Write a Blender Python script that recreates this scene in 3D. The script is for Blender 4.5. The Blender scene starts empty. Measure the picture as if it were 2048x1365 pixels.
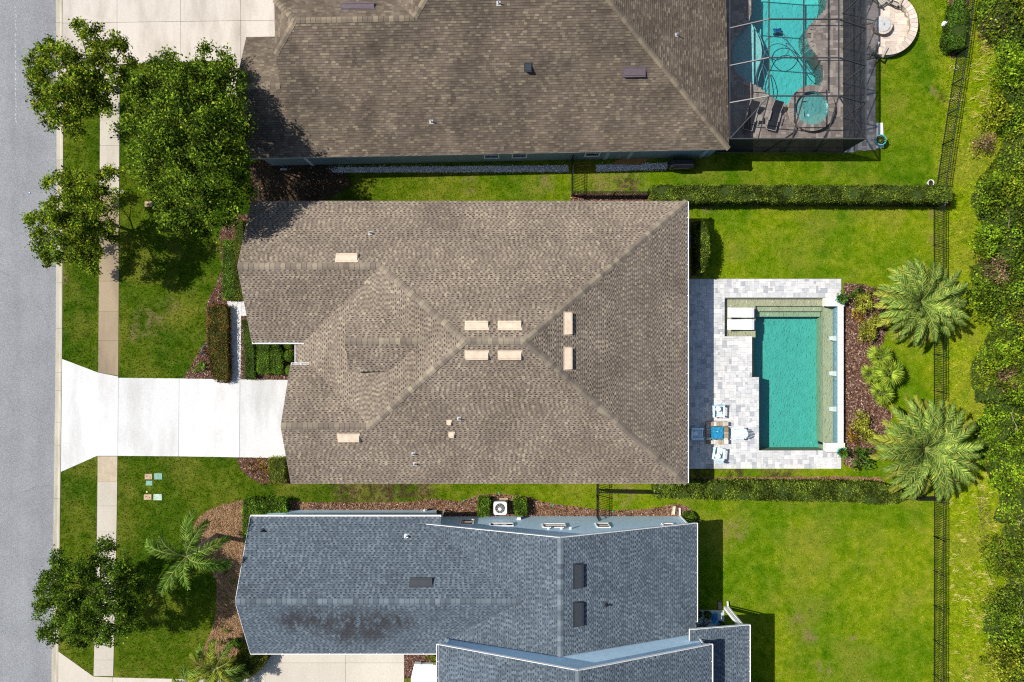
import bpy, math, random
import numpy as np
from mathutils import Vector, Matrix
from mathutils.geometry import tessellate_polygon

SC = bpy.context.scene
COL = SC.collection
R = math.radians

# ------------------------------------------------------------------ camera, sky, sun, exposure
H = 45.5
cam_d = bpy.data.cameras.new("camera"); cam = bpy.data.objects.new("camera", cam_d); COL.objects.link(cam)
cam_d.sensor_width = 36.0; cam_d.lens = 24.0; cam_d.clip_start = 0.5; cam_d.clip_end = 3000
cam.location = (0, 0, H); cam.rotation_euler = (0, 0, 0)
SC.camera = cam

SUN_DIR = Vector((0.83, -0.195, -1.0)).normalized()
W = bpy.data.worlds.new("World"); SC.world = W; W.use_nodes = True
wn = W.node_tree; wn.nodes.clear()
sky = wn.nodes.new("ShaderNodeTexSky"); sky.sky_type = 'NISHITA'; sky.sun_disc = False
sky.sun_elevation = math.asin(-SUN_DIR.z); sky.sun_rotation = math.atan2(-SUN_DIR.x, -SUN_DIR.y)
sky.air_density = 1.0; sky.dust_density = 1.0; sky.ozone_density = 1.0
bg = wn.nodes.new("ShaderNodeBackground"); bg.inputs[1].default_value = 0.098
wo = wn.nodes.new("ShaderNodeOutputWorld")
wn.links.new(sky.outputs[0], bg.inputs[0]); wn.links.new(bg.outputs[0], wo.inputs[0])

sun_d = bpy.data.lights.new("sun", 'SUN'); sun_d.energy = 5.0; sun_d.angle = R(0.55); sun_d.color = (1.0, 0.95, 0.87)
sun = bpy.data.objects.new("sun", sun_d); COL.objects.link(sun)
sun.rotation_euler = SUN_DIR.to_track_quat('-Z', 'Y').to_euler(); sun.location = (-40, 8, 60)

vs = SC.view_settings
vs.view_transform = 'Standard'; vs.look = 'None'; vs.gamma = 1.0; vs.use_curve_mapping = False
vs.exposure = 0.35
SC.cycles.transparent_max_bounces = 16
SC.cycles.max_bounces = 6; SC.cycles.diffuse_bounces = 3; SC.cycles.glossy_bounces = 3
SC.cycles.use_denoising = False; SC.cycles.filter_width = 1.15
SC.cycles.sample_clamp_indirect = 4.0
SC.cycles.caustics_reflective = False; SC.cycles.caustics_refractive = False

# ------------------------------------------------------------------ helpers
def P(px, py, z=0.0):
    "the world point at height z that the survey photograph shows at (px, py)"
    s = 1365.0 / (H - z)
    return ((px - 1024) / s, (682.5 - py) / s, z)
def P2(px, py, z=0.0): return P(px, py, z)[:2]
def poly_px(pts, z=0.0): return [P2(a, b, z) for a, b in pts]

WLOC = {}
def link(o, parent=None, wloc=(0, 0, 0)):
    COL.objects.link(o)
    if parent is not None:
        o.parent = parent
    WLOC[o.name] = Vector(wloc)
    return o
def tag(o, label=None, cat=None, group=None, kind=None):
    if label: o['label'] = label
    if cat: o['category'] = cat
    if group: o['group'] = group
    if kind: o['kind'] = kind
    return o
def thing(name, loc, label, cat, group=None, rz=0.0):
    o = bpy.data.objects.new(name, None); o.empty_display_size = 0.3
    link(o, None, loc); o.location = loc; o.rotation_euler = (0, 0, rz)
    return tag(o, label, cat, group)

def set_mat(me, m):
    if m is not None: me.materials.append(m)

class MB:
    def __init__(s): s.v = []; s.f = []
    def add(s, verts, faces):
        o = len(s.v); s.v.extend([tuple(p) for p in verts]); s.f.extend([tuple(i + o for i in f) for f in faces]); return s
    def box(s, x0, y0, z0, x1, y1, z1):
        return s.add([(x0,y0,z0),(x1,y0,z0),(x1,y1,z0),(x0,y1,z0),(x0,y0,z1),(x1,y0,z1),(x1,y1,z1),(x0,y1,z1)],
                     [(0,3,2,1),(4,5,6,7),(0,1,5,4),(1,2,6,5),(2,3,7,6),(3,0,4,7)])
    def cbox(s, x, y, z0, z1, sx, sy, rz=0.0, b=0.0):
        c, n = math.cos(rz), math.sin(rz)
        vs_ = []
        hx, hy = sx / 2, sy / 2
        rings = [(z0, 0)] + ([(z1 - b, 0), (z1, b)] if b else [(z1, 0)])
        for z, i in rings:
            for a, d in ((-hx+i,-hy+i),(hx-i,-hy+i),(hx-i,hy-i),(-hx+i,hy-i)):
                vs_.append((x + a*c - d*n, y + a*n + d*c, z))
        k = len(rings); fs = [(3,2,1,0), tuple(range(4*k-4, 4*k))]
        for r in range(k-1):
            for j in range(4):
                fs.append((4*r+j, 4*r+(j+1)%4, 4*r+4+(j+1)%4, 4*r+4+j))
        return s.add(vs_, fs)
    def bar(s, p, q, w, h=None):
        h = h or w
        p, q = Vector(p), Vector(q); d = (q - p).normalized()
        up = Vector((0,0,1)) if abs(d.z) < 0.95 else Vector((0,1,0))
        a = d.cross(up).normalized() * (w/2); b = a.cross(d).normalized() * (h/2)
        vs_ = [p-a-b, p+a-b, p+a+b, p-a+b, q-a-b, q+a-b, q+a+b, q-a+b]
        return s.add(vs_, [(0,1,2,3),(7,6,5,4),(0,4,5,1),(1,5,6,2),(2,6,7,3),(3,7,4,0)])
    def prism(s, poly, z0, z1):
        n = len(poly)
        a = sum(poly[i][0]*poly[(i+1)%n][1]-poly[(i+1)%n][0]*poly[i][1] for i in range(n))
        if a < 0: poly = poly[::-1]
        vs_ = [(p[0],p[1],z0) for p in poly] + [(p[0],p[1],z1) for p in poly]
        return s.add(vs_, [tuple(range(n))[::-1], tuple(range(n,2*n))] + [(i,(i+1)%n,n+(i+1)%n,n+i) for i in range(n)])
    def slab(s, poly, th, dz=0.0):
        n = len(poly)
        vs_ = [(p[0],p[1],p[2]+dz) for p in poly] + [(p[0],p[1],p[2]+dz-th) for p in poly]
        return s.add(vs_, [tuple(range(n)), tuple(range(n,2*n))[::-1]] + [(i,n+i,n+(i+1)%n,(i+1)%n) for i in range(n)])
    def tube(s, pts, r, n=8, cap=True):
        pts = [Vector(p) for p in pts]; k = len(pts)
        rs = r if isinstance(r, (list, tuple)) else [r]*k
        o = len(s.v); up = Vector((0.1,0.2,1)).normalized()
        for i, p in enumerate(pts):
            d = (pts[min(i+1,k-1)] - pts[max(i-1,0)])
            d = d.normalized() if d.length > 1e-9 else Vector((0,0,1))
            u = up if abs(d.dot(up)) < 0.95 else Vector((1,0,0))
            a = d.cross(u).normalized(); b = d.cross(a)
            for j in range(n):
                t = 2*math.pi*j/n
                s.v.append(tuple(p + a*(rs[i]*math.cos(t)) + b*(rs[i]*math.sin(t))))
        for i in range(k-1):
            for j in range(n):
                s.f.append((o+i*n+j, o+i*n+(j+1)%n, o+(i+1)*n+(j+1)%n, o+(i+1)*n+j))
        if cap:
            s.f.append(tuple(o+j for j in range(n))[::-1]); s.f.append(tuple(o+(k-1)*n+j for j in range(n)))
        return s
    def lathe(s, x, y, prof, n=20):
        o = len(s.v); k = len(prof)
        for r, z in prof:
            for j in range(n):
                t = 2*math.pi*j/n; s.v.append((x+r*math.cos(t), y+r*math.sin(t), z))
        for i in range(k-1):
            for j in range(n):
                s.f.append((o+i*n+j, o+i*n+(j+1)%n, o+(i+1)*n+(j+1)%n, o+(i+1)*n+j))
        s.f.append(tuple(o+j for j in range(n))[::-1]); s.f.append(tuple(o+(k-1)*n+j for j in range(n)))
        return s
    def build(s, name, mat, parent=None, kind=None, smooth=False, local=False):
        base = WLOC[parent.name] if (parent is not None and not local) else Vector((0,0,0))
        me = bpy.data.meshes.new(name)
        me.from_pydata([(v[0]-base.x, v[1]-base.y, v[2]-base.z) for v in s.v], [], s.f)
        if smooth: me.polygons.foreach_set("use_smooth", [True]*len(me.polygons))
        set_mat(me, mat); me.update()
        o = bpy.data.objects.new(name, me)
        link(o, parent, WLOC[parent.name] if parent is not None else (0,0,0))
        if kind: o['kind'] = kind
        return o

def quads_obj(name, V, mat, parent=None, kind=None, tri=False):
    "V: (n,4,3) or (n,3,3) array of separate faces"
    V = np.asarray(V, dtype=np.float32); n, k = V.shape[0], V.shape[1]
    if parent is not None: V = V - np.array(WLOC[parent.name], dtype=np.float32)
    me = bpy.data.meshes.new(name)
    me.vertices.add(n*k); me.vertices.foreach_set("co", V.reshape(-1))
    me.loops.add(n*k); me.loops.foreach_set("vertex_index", np.arange(n*k, dtype=np.int32))
    me.polygons.add(n); me.polygons.foreach_set("loop_start", np.arange(0, n*k, k, dtype=np.int32))
    me.update(calc_edges=True)
    set_mat(me, mat)
    o = bpy.data.objects.new(name, me)
    link(o, parent, WLOC[parent.name] if parent is not None else (0,0,0))
    if kind: o['kind'] = kind
    return o

def inst(src_mesh, name, parent, wpos, rot=None, scale=None):
    o = bpy.data.objects.new(name, src_mesh)
    base = WLOC[parent.name] if parent is not None else Vector((0,0,0))
    link(o, parent, wpos)
    o.location = Vector(wpos) - base
    if rot is not None: o.rotation_euler = rot
    if scale is not None: o.scale = scale
    return o

def in_poly(x, y, poly):
    c = np.zeros(x.shape, bool); n = len(poly); j = n-1
    for i in range(n):
        xi, yi = poly[i][:2]; xj, yj = poly[j][:2]
        if yi != yj:
            c ^= ((yi > y) != (yj > y)) & (x < (xj-xi)*(y-yi)/(yj-yi)+xi)
        j = i
    return c

# ------------------------------------------------------------------ materials
class NT:
    def __init__(s, name):
        s.m = bpy.data.materials.new(name); s.m.use_nodes = True; s.t = s.m.node_tree; s.t.nodes.clear()
        s.out = s.t.nodes.new("ShaderNodeOutputMaterial")
    def n(s, typ, **kw):
        nd = s.t.nodes.new(typ)
        for k, v in kw.items(): setattr(nd, k, v)
        return nd
    def l(s, a, b): s.t.links.new(a, b)
    def val(s, sock, v):
        if hasattr(v, "is_output") or isinstance(v, bpy.types.NodeSocket): s.l(v, sock)
        else: sock.default_value = v
    def pos(s):
        return s.n("ShaderNodeNewGeometry").outputs["Position"]
    def obj(s):
        return s.n("ShaderNodeTexCoord").outputs["Object"]
    def noise(s, scale, detail=3, rough=0.55, vec=None, stretch=None):
        vec = vec or s.pos()
        if stretch:
            mp = s.n("ShaderNodeMapping"); s.l(vec, mp.inputs[0]); mp.inputs["Scale"].default_value = stretch; vec = mp.outputs[0]
        nd = s.n("ShaderNodeTexNoise"); s.l(vec, nd.inputs["Vector"])
        nd.inputs["Scale"].default_value = scale; nd.inputs["Detail"].default_value = detail; nd.inputs["Roughness"].default_value = rough
        return nd.outputs["Fac"]
    def rng(s, v, a, b, c=0.0, d=1.0):
        nd = s.n("ShaderNodeMapRange"); s.val(nd.inputs[0], v)
        for i, q in enumerate((a, b, c, d)): nd.inputs[i+1].default_value = q
        return nd.outputs[0]
    def math(s, op, a, b=0.5, clamp=False):
        nd = s.n("ShaderNodeMath", operation=op, use_clamp=clamp); s.val(nd.inputs[0], a); s.val(nd.inputs[1], b); return nd.outputs[0]
    def ramp(s, v, stops, interp='LINEAR'):
        nd = s.n("ShaderNodeValToRGB"); s.val(nd.inputs[0], v); cr = nd.color_ramp; cr.interpolation = interp
        while len(cr.elements) < len(stops): cr.elements.new(0.5)
        for e, (p, c) in zip(cr.elements, stops): e.position = p; e.color = (c[0], c[1], c[2], 1)
        return nd.outputs[0]
    def mix(s, f, a, b, mode='MIX'):
        nd = s.n("ShaderNodeMix", data_type='RGBA', blend_type=mode)
        s.val(nd.inputs[0], f)
        for sk, v in ((nd.inputs[6], a), (nd.inputs[7], b)):
            if isinstance(v, (tuple, list)): sk.default_value = (v[0], v[1], v[2], 1)
            else: s.l(v, sk)
        return nd.outputs[2]
    def scale(s, c, f):
        nd = s.n("ShaderNodeVectorMath", operation='SCALE')
        if isinstance(c, (tuple, list)): nd.inputs[0].default_value = c[:3]
        else: s.l(c, nd.inputs[0])
        s.val(nd.inputs[3], f); return nd.outputs[0]
    def island(s): return s.n("ShaderNodeNewGeometry").outputs["Random Per Island"]
    def orand(s): return s.n("ShaderNodeObjectInfo").outputs["Random"]
    def bump(s, h, strength=0.3, dist=0.02):
        nd = s.n("ShaderNodeBump"); nd.inputs["Strength"].default_value = strength; nd.inputs["Distance"].default_value = dist
        s.l(h, nd.inputs["Height"]); return nd.outputs[0]
    def principled(s, color, rough=0.8, spec=0.3, metal=0.0, normal=None):
        nd = s.n("ShaderNodeBsdfPrincipled")
        if isinstance(color, (tuple, list)): nd.inputs["Base Color"].default_value = (*color[:3], 1)
        else: s.l(color, nd.inputs["Base Color"])
        s.val(nd.inputs["Roughness"], rough); nd.inputs["Specular IOR Level"].default_value = spec; nd.inputs["Metallic"].default_value = metal
        if normal is not None: s.l(normal, nd.inputs["Normal"])
        return nd.outputs[0]
    def done(s, shader, vol=None):
        s.l(shader, s.out.inputs["Surface"])
        if vol is not None: s.l(vol, s.out.inputs["Volume"])
        return s.m

def plain(name, c, rough=0.6, spec=0.4, metal=0.0, var=0.12, scale=6.0, bump=0.0):
    t = NT(name)
    f = t.rng(t.noise(scale, 4), 0.3, 0.7, 1-var, 1+var)
    nb = t.bump(t.noise(scale*8, 3), bump, 0.01) if bump else None
    return t.done(t.principled(t.scale(c, f), rough, spec, metal, nb))

def foliage(name, dark, mid, light, accent=None, trans=0.3, clump=1.3, rough=0.55, amp=(0.4, 1.55), per_obj=False):
    t = NT(name)
    r = t.island()
    st = [(0.0, dark), (0.4, mid), (0.85, light)]
    if accent: st.append((0.97, accent))
    c = t.ramp(r, st)
    f = t.rng(t.noise(clump, 2), 0.36, 0.64, *amp)  # clump tones put deep shade between clumps into the leaf colour
    if per_obj: f = t.math('MULTIPLY', f, t.rng(t.orand(), 0, 1, 0.65, 1.3))
    c = t.scale(c, f)
    d = t.principled(c, 0.75, 0.08)
    tr = t.n("ShaderNodeBsdfTranslucent"); t.l(t.scale(c, 1.3), tr.inputs[0])
    mx = t.n("ShaderNodeMixShader"); mx.inputs[0].default_value = trans
    t.l(d, mx.inputs[1]); t.l(tr.outputs[0], mx.inputs[2])
    return t.done(mx.outputs[0])

DRY = [(300,640,1.3),(275,665,0.9),(345,612,0.7),(940,372,0.8),(1090,368,0.9),(1255,366,1.5),(1200,372,1.2),(1590,1245,0.9),(1618,1275,0.8),(1470,1062,1.1),
       (700,985,1.2),(770,980,1.6),(845,978,0.9),(1866,480,0.5),(1868,430,0.6),(1250,990,1.0),(1650,1340,0.9),(1705,1275,0.35),(130,560,0.4),(660,372,1.1),(1420,412,0.9),(1870,180,0.5)]
def lawn_color(t):
    p = t.pos()
    sx = t.n("ShaderNodeSeparateXYZ"); t.l(p, sx.inputs[0])
    x = sx.outputs[0]
    big = t.noise(0.28, 4, 0.6, p); med = t.noise(1.6, 5, 0.65, p); fine = t.noise(14, 3, 0.6, p)
    v = t.math('ADD', t.math('MULTIPLY', med, 0.65), t.math('MULTIPLY', fine, 0.35))
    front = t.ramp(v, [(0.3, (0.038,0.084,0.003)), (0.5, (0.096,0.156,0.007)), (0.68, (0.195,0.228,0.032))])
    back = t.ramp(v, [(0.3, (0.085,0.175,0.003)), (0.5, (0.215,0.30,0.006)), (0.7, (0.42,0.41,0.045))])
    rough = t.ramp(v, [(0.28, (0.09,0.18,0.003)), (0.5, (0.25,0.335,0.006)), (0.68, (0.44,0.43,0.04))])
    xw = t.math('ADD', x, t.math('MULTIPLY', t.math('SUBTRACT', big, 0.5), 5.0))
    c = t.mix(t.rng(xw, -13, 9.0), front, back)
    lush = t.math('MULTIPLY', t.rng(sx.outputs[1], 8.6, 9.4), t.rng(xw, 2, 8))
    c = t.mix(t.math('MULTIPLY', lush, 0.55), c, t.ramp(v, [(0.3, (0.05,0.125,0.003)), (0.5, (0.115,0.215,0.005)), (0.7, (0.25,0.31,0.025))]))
    pat = t.noise(0.16, 3, 0.6, p)
    c = t.mix(t.rng(pat, 0.44, 0.58, 0, 0.9), c, t.mix(1.0, c, (0.58,0.78,0.7), 'MULTIPLY'))
    c = t.mix(t.rng(xw, 27.6, 29.2), c, rough)
    c = t.mix(t.rng(big, 0.48, 0.64, 0, 0.7), c, t.mix(0.55, c, (0.33,0.30,0.05)))
    weeds = t.noise(0.75, 5, 0.7, p)
    c = t.mix(t.rng(weeds, 0.56, 0.68, 0, 0.7), c, t.mix(1.0, c, (0.5,0.78,0.6), 'MULTIPLY'))
    m = None
    for a, b, r in DRY:
        d = t.n("ShaderNodeVectorMath", operation='DISTANCE'); t.l(p, d.inputs[0]); d.inputs[1].default_value = P(a, b, 0)
        k = t.rng(d.outputs["Value"], r, r*0.3)
        m = k if m is None else t.math('MAXIMUM', m, k)
    m = t.math('MULTIPLY', m, t.rng(med, 0.42, 0.6), True)
    c = t.mix(t.math('MULTIPLY', m, 0.75), c, (0.27,0.205,0.095))
    m = None
    for a, b, r in ((690,985,1.3),(735,980,1.4),(775,984,1.5),(815,980,1.4),(850,986,1.1),(1370,190,0.5),(1885,200,0.55),(1253,372,1.2),(1560,948,1.6),(1470,950,1.4),(1402,950,1.2)):
        d = t.n("ShaderNodeVectorMath", operation='DISTANCE'); t.l(p, d.inputs[0]); d.inputs[1].default_value = P(a, b, 0)
        k = t.rng(d.outputs["Value"], r, r*0.3)
        m = k if m is None else t.math('MAXIMUM', m, k)
    m = t.math('MULTIPLY', m, t.rng(t.noise(2.4, 4, 0.65, p), 0.43, 0.55), True)
    return t.mix(t.math('MULTIPLY', m, 0.8), c, (0.085,0.052,0.032)), fine

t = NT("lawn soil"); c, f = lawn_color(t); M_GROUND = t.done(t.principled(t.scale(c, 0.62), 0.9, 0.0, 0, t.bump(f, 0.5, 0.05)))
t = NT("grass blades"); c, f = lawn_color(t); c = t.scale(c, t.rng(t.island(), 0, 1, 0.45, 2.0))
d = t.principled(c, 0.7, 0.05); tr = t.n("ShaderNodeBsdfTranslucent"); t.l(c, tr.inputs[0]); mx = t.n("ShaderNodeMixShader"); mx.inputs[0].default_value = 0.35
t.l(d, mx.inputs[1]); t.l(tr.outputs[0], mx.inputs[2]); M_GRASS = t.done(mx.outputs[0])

t = NT("asphalt")
sp = t.noise(26, 3, 0.85); lg = t.noise(0.5, 4); c = t.ramp(sp, [(0.3,(0.10,0.105,0.113)),(0.5,(0.205,0.213,0.225)),(0.7,(0.37,0.38,0.392))])
lane = t.noise(0.9, 3, 0.5, None, (1.0, 0.06, 1.0))
c = t.scale(c, t.math('MULTIPLY', t.rng(lg, 0.3, 0.7, 0.92, 1.08), t.rng(lane, 0.3, 0.7, 0.93, 1.07)))
crk = t.n("ShaderNodeTexVoronoi", feature='DISTANCE_TO_EDGE'); wv = t.n("ShaderNodeVectorMath", operation='ADD'); t.l(t.pos(), wv.inputs[0])
nz = t.n("ShaderNodeTexNoise"); t.l(t.pos(), nz.inputs["Vector"]); nz.inputs["Scale"].default_value = 0.9; nz.inputs["Detail"].default_value = 5; t.l(nz.outputs["Color"], wv.inputs[1])
t.l(wv.outputs[0], crk.inputs["Vector"]); crk.inputs["Scale"].default_value = 0.22
ck = t.math('MULTIPLY', t.rng(crk.outputs["Distance"], 0.0, 0.006, 1, 0), t.rng(t.noise(0.3, 3), 0.5, 0.6))
c = t.mix(t.math('MULTIPLY', ck, 0.5), c, (0.07,0.07,0.075))
M_ASPHALT = t.done(t.principled(c, 0.9, 0.2, 0, t.bump(sp, 0.5, 0.02)))

def concrete(name, c, stain=(0.5,0.45,0.38), amt=0.4, sc=0.7, stretch=(1.0,0.25,1.0)):
    t = NT(name)
    a = t.noise(sc, 5, 0.6, None, stretch); b = t.noise(9, 4, 0.6); r = t.rng(t.orand(), 0, 1, 0.93, 1.05)
    col = t.mix(t.rng(a, 0.45, 0.72, 0, amt), c, tuple(c[i]*stain[i] for i in range(3)))
    col = t.scale(col, t.math('MULTIPLY', r, t.rng(b, 0.3, 0.7, 0.93, 1.06)))
    return t.done(t.principled(col, 0.85, 0.2, 0, t.bump(t.noise(60, 2), 0.15, 0.01)))
M_CONC_WHITE = concrete("white driveway concrete", (0.56,0.56,0.555), (0.74,0.735,0.72), 0.9)
M_CONC_TAN = concrete("aged driveway concrete", (0.50,0.455,0.40), (0.66,0.64,0.62), 0.9)
M_WALK_CLEAN = concrete("pale sidewalk concrete", (0.46,0.42,0.355), (0.7,0.68,0.63), 0.6)
M_WALK_OLD = concrete("weathered sidewalk concrete", (0.30,0.235,0.155), (0.6,0.6,0.62), 0.8)
M_KERB = concrete("kerb concrete", (0.40,0.37,0.30), (0.6,0.58,0.5), 0.7, 1.5)
M_JOINT = plain("dark joint", (0.09,0.08,0.065), 0.95, 0.1)

def shingle_mat(name, ramp, streak=0.2, stain=False, island=True, darkstreak=(0.6,0.6,0.62)):
    t = NT(name)
    r = t.math('FRACT', t.math('ADD', t.island(), t.orand())) if not island else t.island()
    c = t.ramp(r, ramp)
    g = t.noise(70, 2, 0.7)
    a = t.noise(0.45, 4, 0.6); b = t.noise(0.8, 4, 0.6, None, (1.6, 0.35, 1.0))
    c = t.scale(c, t.rng(g, 0.3, 0.7, 0.88, 1.12))
    c = t.scale(c, t.rng(a, 0.35, 0.65, 1-streak*0.5, 1+streak*0.4))
    c = t.mix(t.rng(b, 0.52, 0.75, 0, streak), c, t.mix(1.0, c, darkstreak, 'MULTIPLY'))
    if stain:
        p = t.pos(); m = None
        for (px, py, rx) in ((640,1235,2.0),(700,1250,2.2),(760,1240,1.6),(590,1235,1.6),(690,1275,1.8),(740,1275,1.6),(800,1235,1.3)):
            dd = t.n("ShaderNodeVectorMath", operation='DISTANCE'); t.l(p, dd.inputs[0]); dd.inputs[1].default_value = P(px, py, 4.3)
            k = t.rng(dd.outputs["Value"], rx, rx*0.25)
            m = k if m is None else t.math('MAXIMUM', m, k)
        w = t.noise(1.1, 4, 0.6, None, (2.2, 0.8, 1.0))
        m = t.math('MULTIPLY', m, t.rng(w, 0.36, 0.50), True)
        c = t.mix(t.math('MULTIPLY', m, 0.8), c, (0.032,0.027,0.029))
    return t.done(t.principled(c, 0.9, 0.15, 0, t.bump(g, 0.3, 0.006)))
BR = [(0.0,(0.175,0.140,0.111)),(0.6,(0.222,0.181,0.139)),(0.9,(0.262,0.217,0.160)),(1.0,(0.31,0.26,0.188))]
BRT = [(0.0,(0.115,0.090,0.068)),(0.5,(0.14,0.112,0.083)),(0.88,(0.165,0.134,0.096)),(1.0,(0.205,0.170,0.118))]
BL = [(0.0,(0.072,0.094,0.116)),(0.5,(0.098,0.127,0.154)),(1.0,(0.135,0.168,0.195))]
M_SH_C = shingle_mat("brown shingles", BR, 0.35)
M_SH_T = shingle_mat("weathered brown shingles", BRT, 0.55)
M_SH_B = shingle_mat("slate blue shingles", BL, 0.25, True)
M_SH_C2 = shingle_mat("brown shingle cutout shade", [(0.0,(0.060,0.046,0.038)),(0.6,(0.095,0.074,0.060)),(1.0,(0.15,0.12,0.096))], 0.35)  # dark tone painted in for the shade of the shingle cutouts
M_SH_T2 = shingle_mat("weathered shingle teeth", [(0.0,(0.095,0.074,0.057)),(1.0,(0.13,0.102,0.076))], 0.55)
M_SH_B2 = shingle_mat("slate shingle cutout shade", [(0.0,(0.030,0.039,0.052)),(1.0,(0.064,0.083,0.104))], 0.25, True)  # same painted cutout shade, in slate
M_CAP_C = shingle_mat("brown ridge caps", [(0.0,(0.145,0.118,0.096)),(0.5,(0.195,0.162,0.125)),(0.8,(0.23,0.193,0.142)),(1.0,(0.275,0.235,0.168))], 0.2, False, False)
M_CAP_T = shingle_mat("tan ridge caps", [(0.0,(0.13,0.105,0.08)),(1.0,(0.24,0.195,0.135))], 0.2, False, False)
M_CAP_B = shingle_mat("slate ridge caps", [(0.0,(0.075,0.092,0.11)),(1.0,(0.15,0.185,0.21))], 0.2, False, False)
M_FELT = plain("roof deck", (0.05,0.045,0.04), 0.95, 0.1)
M_WHITE = plain("white trim paint", (0.78,0.78,0.78), 0.45, 0.4, 0, 0.05)
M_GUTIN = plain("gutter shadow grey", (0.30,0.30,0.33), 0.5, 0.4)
M_BEIGE = plain("beige stucco", (0.48,0.43,0.36), 0.85, 0.2, 0, 0.08, 2.0, 0.2)
M_TEALWALL = plain("grey green stucco", (0.21,0.27,0.27), 0.85, 0.2, 0, 0.1, 2.0, 0.2)
def siding(name, c):
    t = NT(name)
    sx = t.n("ShaderNodeSeparateXYZ"); t.l(t.pos(), sx.inputs[0])
    saw = t.math('FRACT', t.math('MULTIPLY', sx.outputs[2], 5.6))
    f = t.rng(t.noise(3, 4), 0.3, 0.7, 0.93, 1.06)
    return t.done(t.principled(t.scale(c, f), 0.6, 0.3, 0, t.bump(saw, 0.12, 0.02)))
M_BLUEWALL = siding("light blue lap siding", (0.60,0.81,0.97))
M_GLASS = plain("dark window glass", (0.015,0.018,0.022), 0.08, 0.6)
M_VENT_C = plain("cream vent metal", (0.58,0.46,0.345), 0.6, 0.3, 0, 0.14, 4.0)
M_VENT_T = plain("mauve vent metal", (0.10,0.075,0.085), 0.5, 0.4)
M_VENT_B = plain("charcoal vent metal", (0.03,0.035,0.042), 0.45, 0.4)
M_LEAD = plain("lead pipe", (0.45,0.44,0.42), 0.5, 0.4)
M_BLACK = plain("black aluminium", (0.012,0.013,0.014), 0.45, 0.5)
M_GREENBLACK = plain("dark green aluminium", (0.012,0.022,0.02), 0.45, 0.5)
M_BRONZE = plain("bronze cage beam", (0.045,0.045,0.05), 0.4, 0.5)
def screen_mat(name, f):
    t = NT(name)
    tr = t.n("ShaderNodeBsdfTransparent"); tr.inputs[0].default_value = (0.93,0.94,0.96,1)
    d = t.principled((0.02,0.022,0.026), 0.7, 0.2)
    mx = t.n("ShaderNodeMixShader"); mx.inputs[0].default_value = f; t.l(tr.outputs[0], mx.inputs[1]); t.l(d, mx.inputs[2])
    return t.done(mx.outputs[0])
M_SCREEN = screen_mat("insect screen roof", 0.17)
M_SCREEN_W = screen_mat("insect screen wall", 0.70)

def paver_mat(name, stops):
    t = NT(name)
    r = t.math('FRACT', t.math('ADD', t.island(), t.orand()))
    c = t.ramp(r, stops)
    n = t.noise(5, 5, 0.65); b = t.noise(0.35, 3)
    c = t.scale(c, t.math('MULTIPLY', t.rng(n, 0.3, 0.7, 0.86, 1.1), t.rng(b, 0.3, 0.7, 0.92, 1.06)))
    return t.done(t.principled(c, 0.75, 0.25, 0, t.bump(t.noise(30, 3), 0.2, 0.01)))
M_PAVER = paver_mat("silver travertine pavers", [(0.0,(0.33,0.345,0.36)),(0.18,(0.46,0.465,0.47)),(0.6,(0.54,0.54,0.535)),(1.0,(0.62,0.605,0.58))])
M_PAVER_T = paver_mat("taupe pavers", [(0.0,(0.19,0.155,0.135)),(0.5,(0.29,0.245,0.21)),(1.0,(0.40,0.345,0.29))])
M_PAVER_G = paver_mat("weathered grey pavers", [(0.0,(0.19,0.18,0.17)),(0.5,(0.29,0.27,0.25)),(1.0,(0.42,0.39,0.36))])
M_PAVER_P = paver_mat("pinkish patio stone", [(0.0,(0.46,0.39,0.33)),(0.5,(0.56,0.47,0.40)),(1.0,(0.64,0.55,0.47))])
M_STONE = paver_mat("stacked ledge stone", [(0.0,(0.20,0.16,0.11)),(0.5,(0.42,0.36,0.27)),(1.0,(0.62,0.58,0.52))])
M_COPING = plain("pale coping stone", (0.62,0.60,0.57), 0.7, 0.3, 0, 0.1, 8)

def water(name, tint, dens, bump_s=0.35, sc=5.5):
    t = NT(name)
    n1 = t.noise(sc, 3, 0.55, None, (1.0, 0.75, 1.0)); n2 = t.noise(sc*2.7, 2, 0.5)
    w = t.n("ShaderNodeTexVoronoi", feature='SMOOTH_F1'); t.l(t.pos(), w.inputs["Vector"]); w.inputs["Scale"].default_value = sc*0.9
    n0 = t.noise(1.7, 2, 0.5)
    hgt = t.math('ADD', t.math('ADD', t.math('MULTIPLY', n1, t.rng(n0, 0.3, 0.7, 0.5, 1.6)), t.math('MULTIPLY', n2, 0.35)), t.math('MULTIPLY', w.outputs["Distance"], 0.5))
    nb = t.bump(hgt, bump_s, 0.35)
    tr = t.n("ShaderNodeBsdfTransparent")
    gl = t.n("ShaderNodeBsdfGlossy"); gl.inputs["Roughness"].default_value = 0.2; t.l(nb, gl.inputs["Normal"])
    fr = t.n("ShaderNodeFresnel"); fr.inputs[0].default_value = 1.33; t.l(nb, fr.inputs["Normal"])
    mx = t.n("ShaderNodeMixShader"); t.l(t.math('ADD', fr.outputs[0], 0.02), mx.inputs[0]); t.l(tr.outputs[0], mx.inputs[1]); t.l(gl.outputs[0], mx.inputs[2])
    va = t.n("ShaderNodeVolumeAbsorption"); va.inputs[0].default_value = (*tint, 1); va.inputs[1].default_value = dens
    return t.done(mx.outputs[0], va.outputs[0])
M_WATER = water("pool water", (0.25,0.95,0.90), 0.45, 0.15, 9.0)
M_WATER_T = water("turquoise pool water", (0.12,0.94,0.92), 0.5, 0.15)
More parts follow.
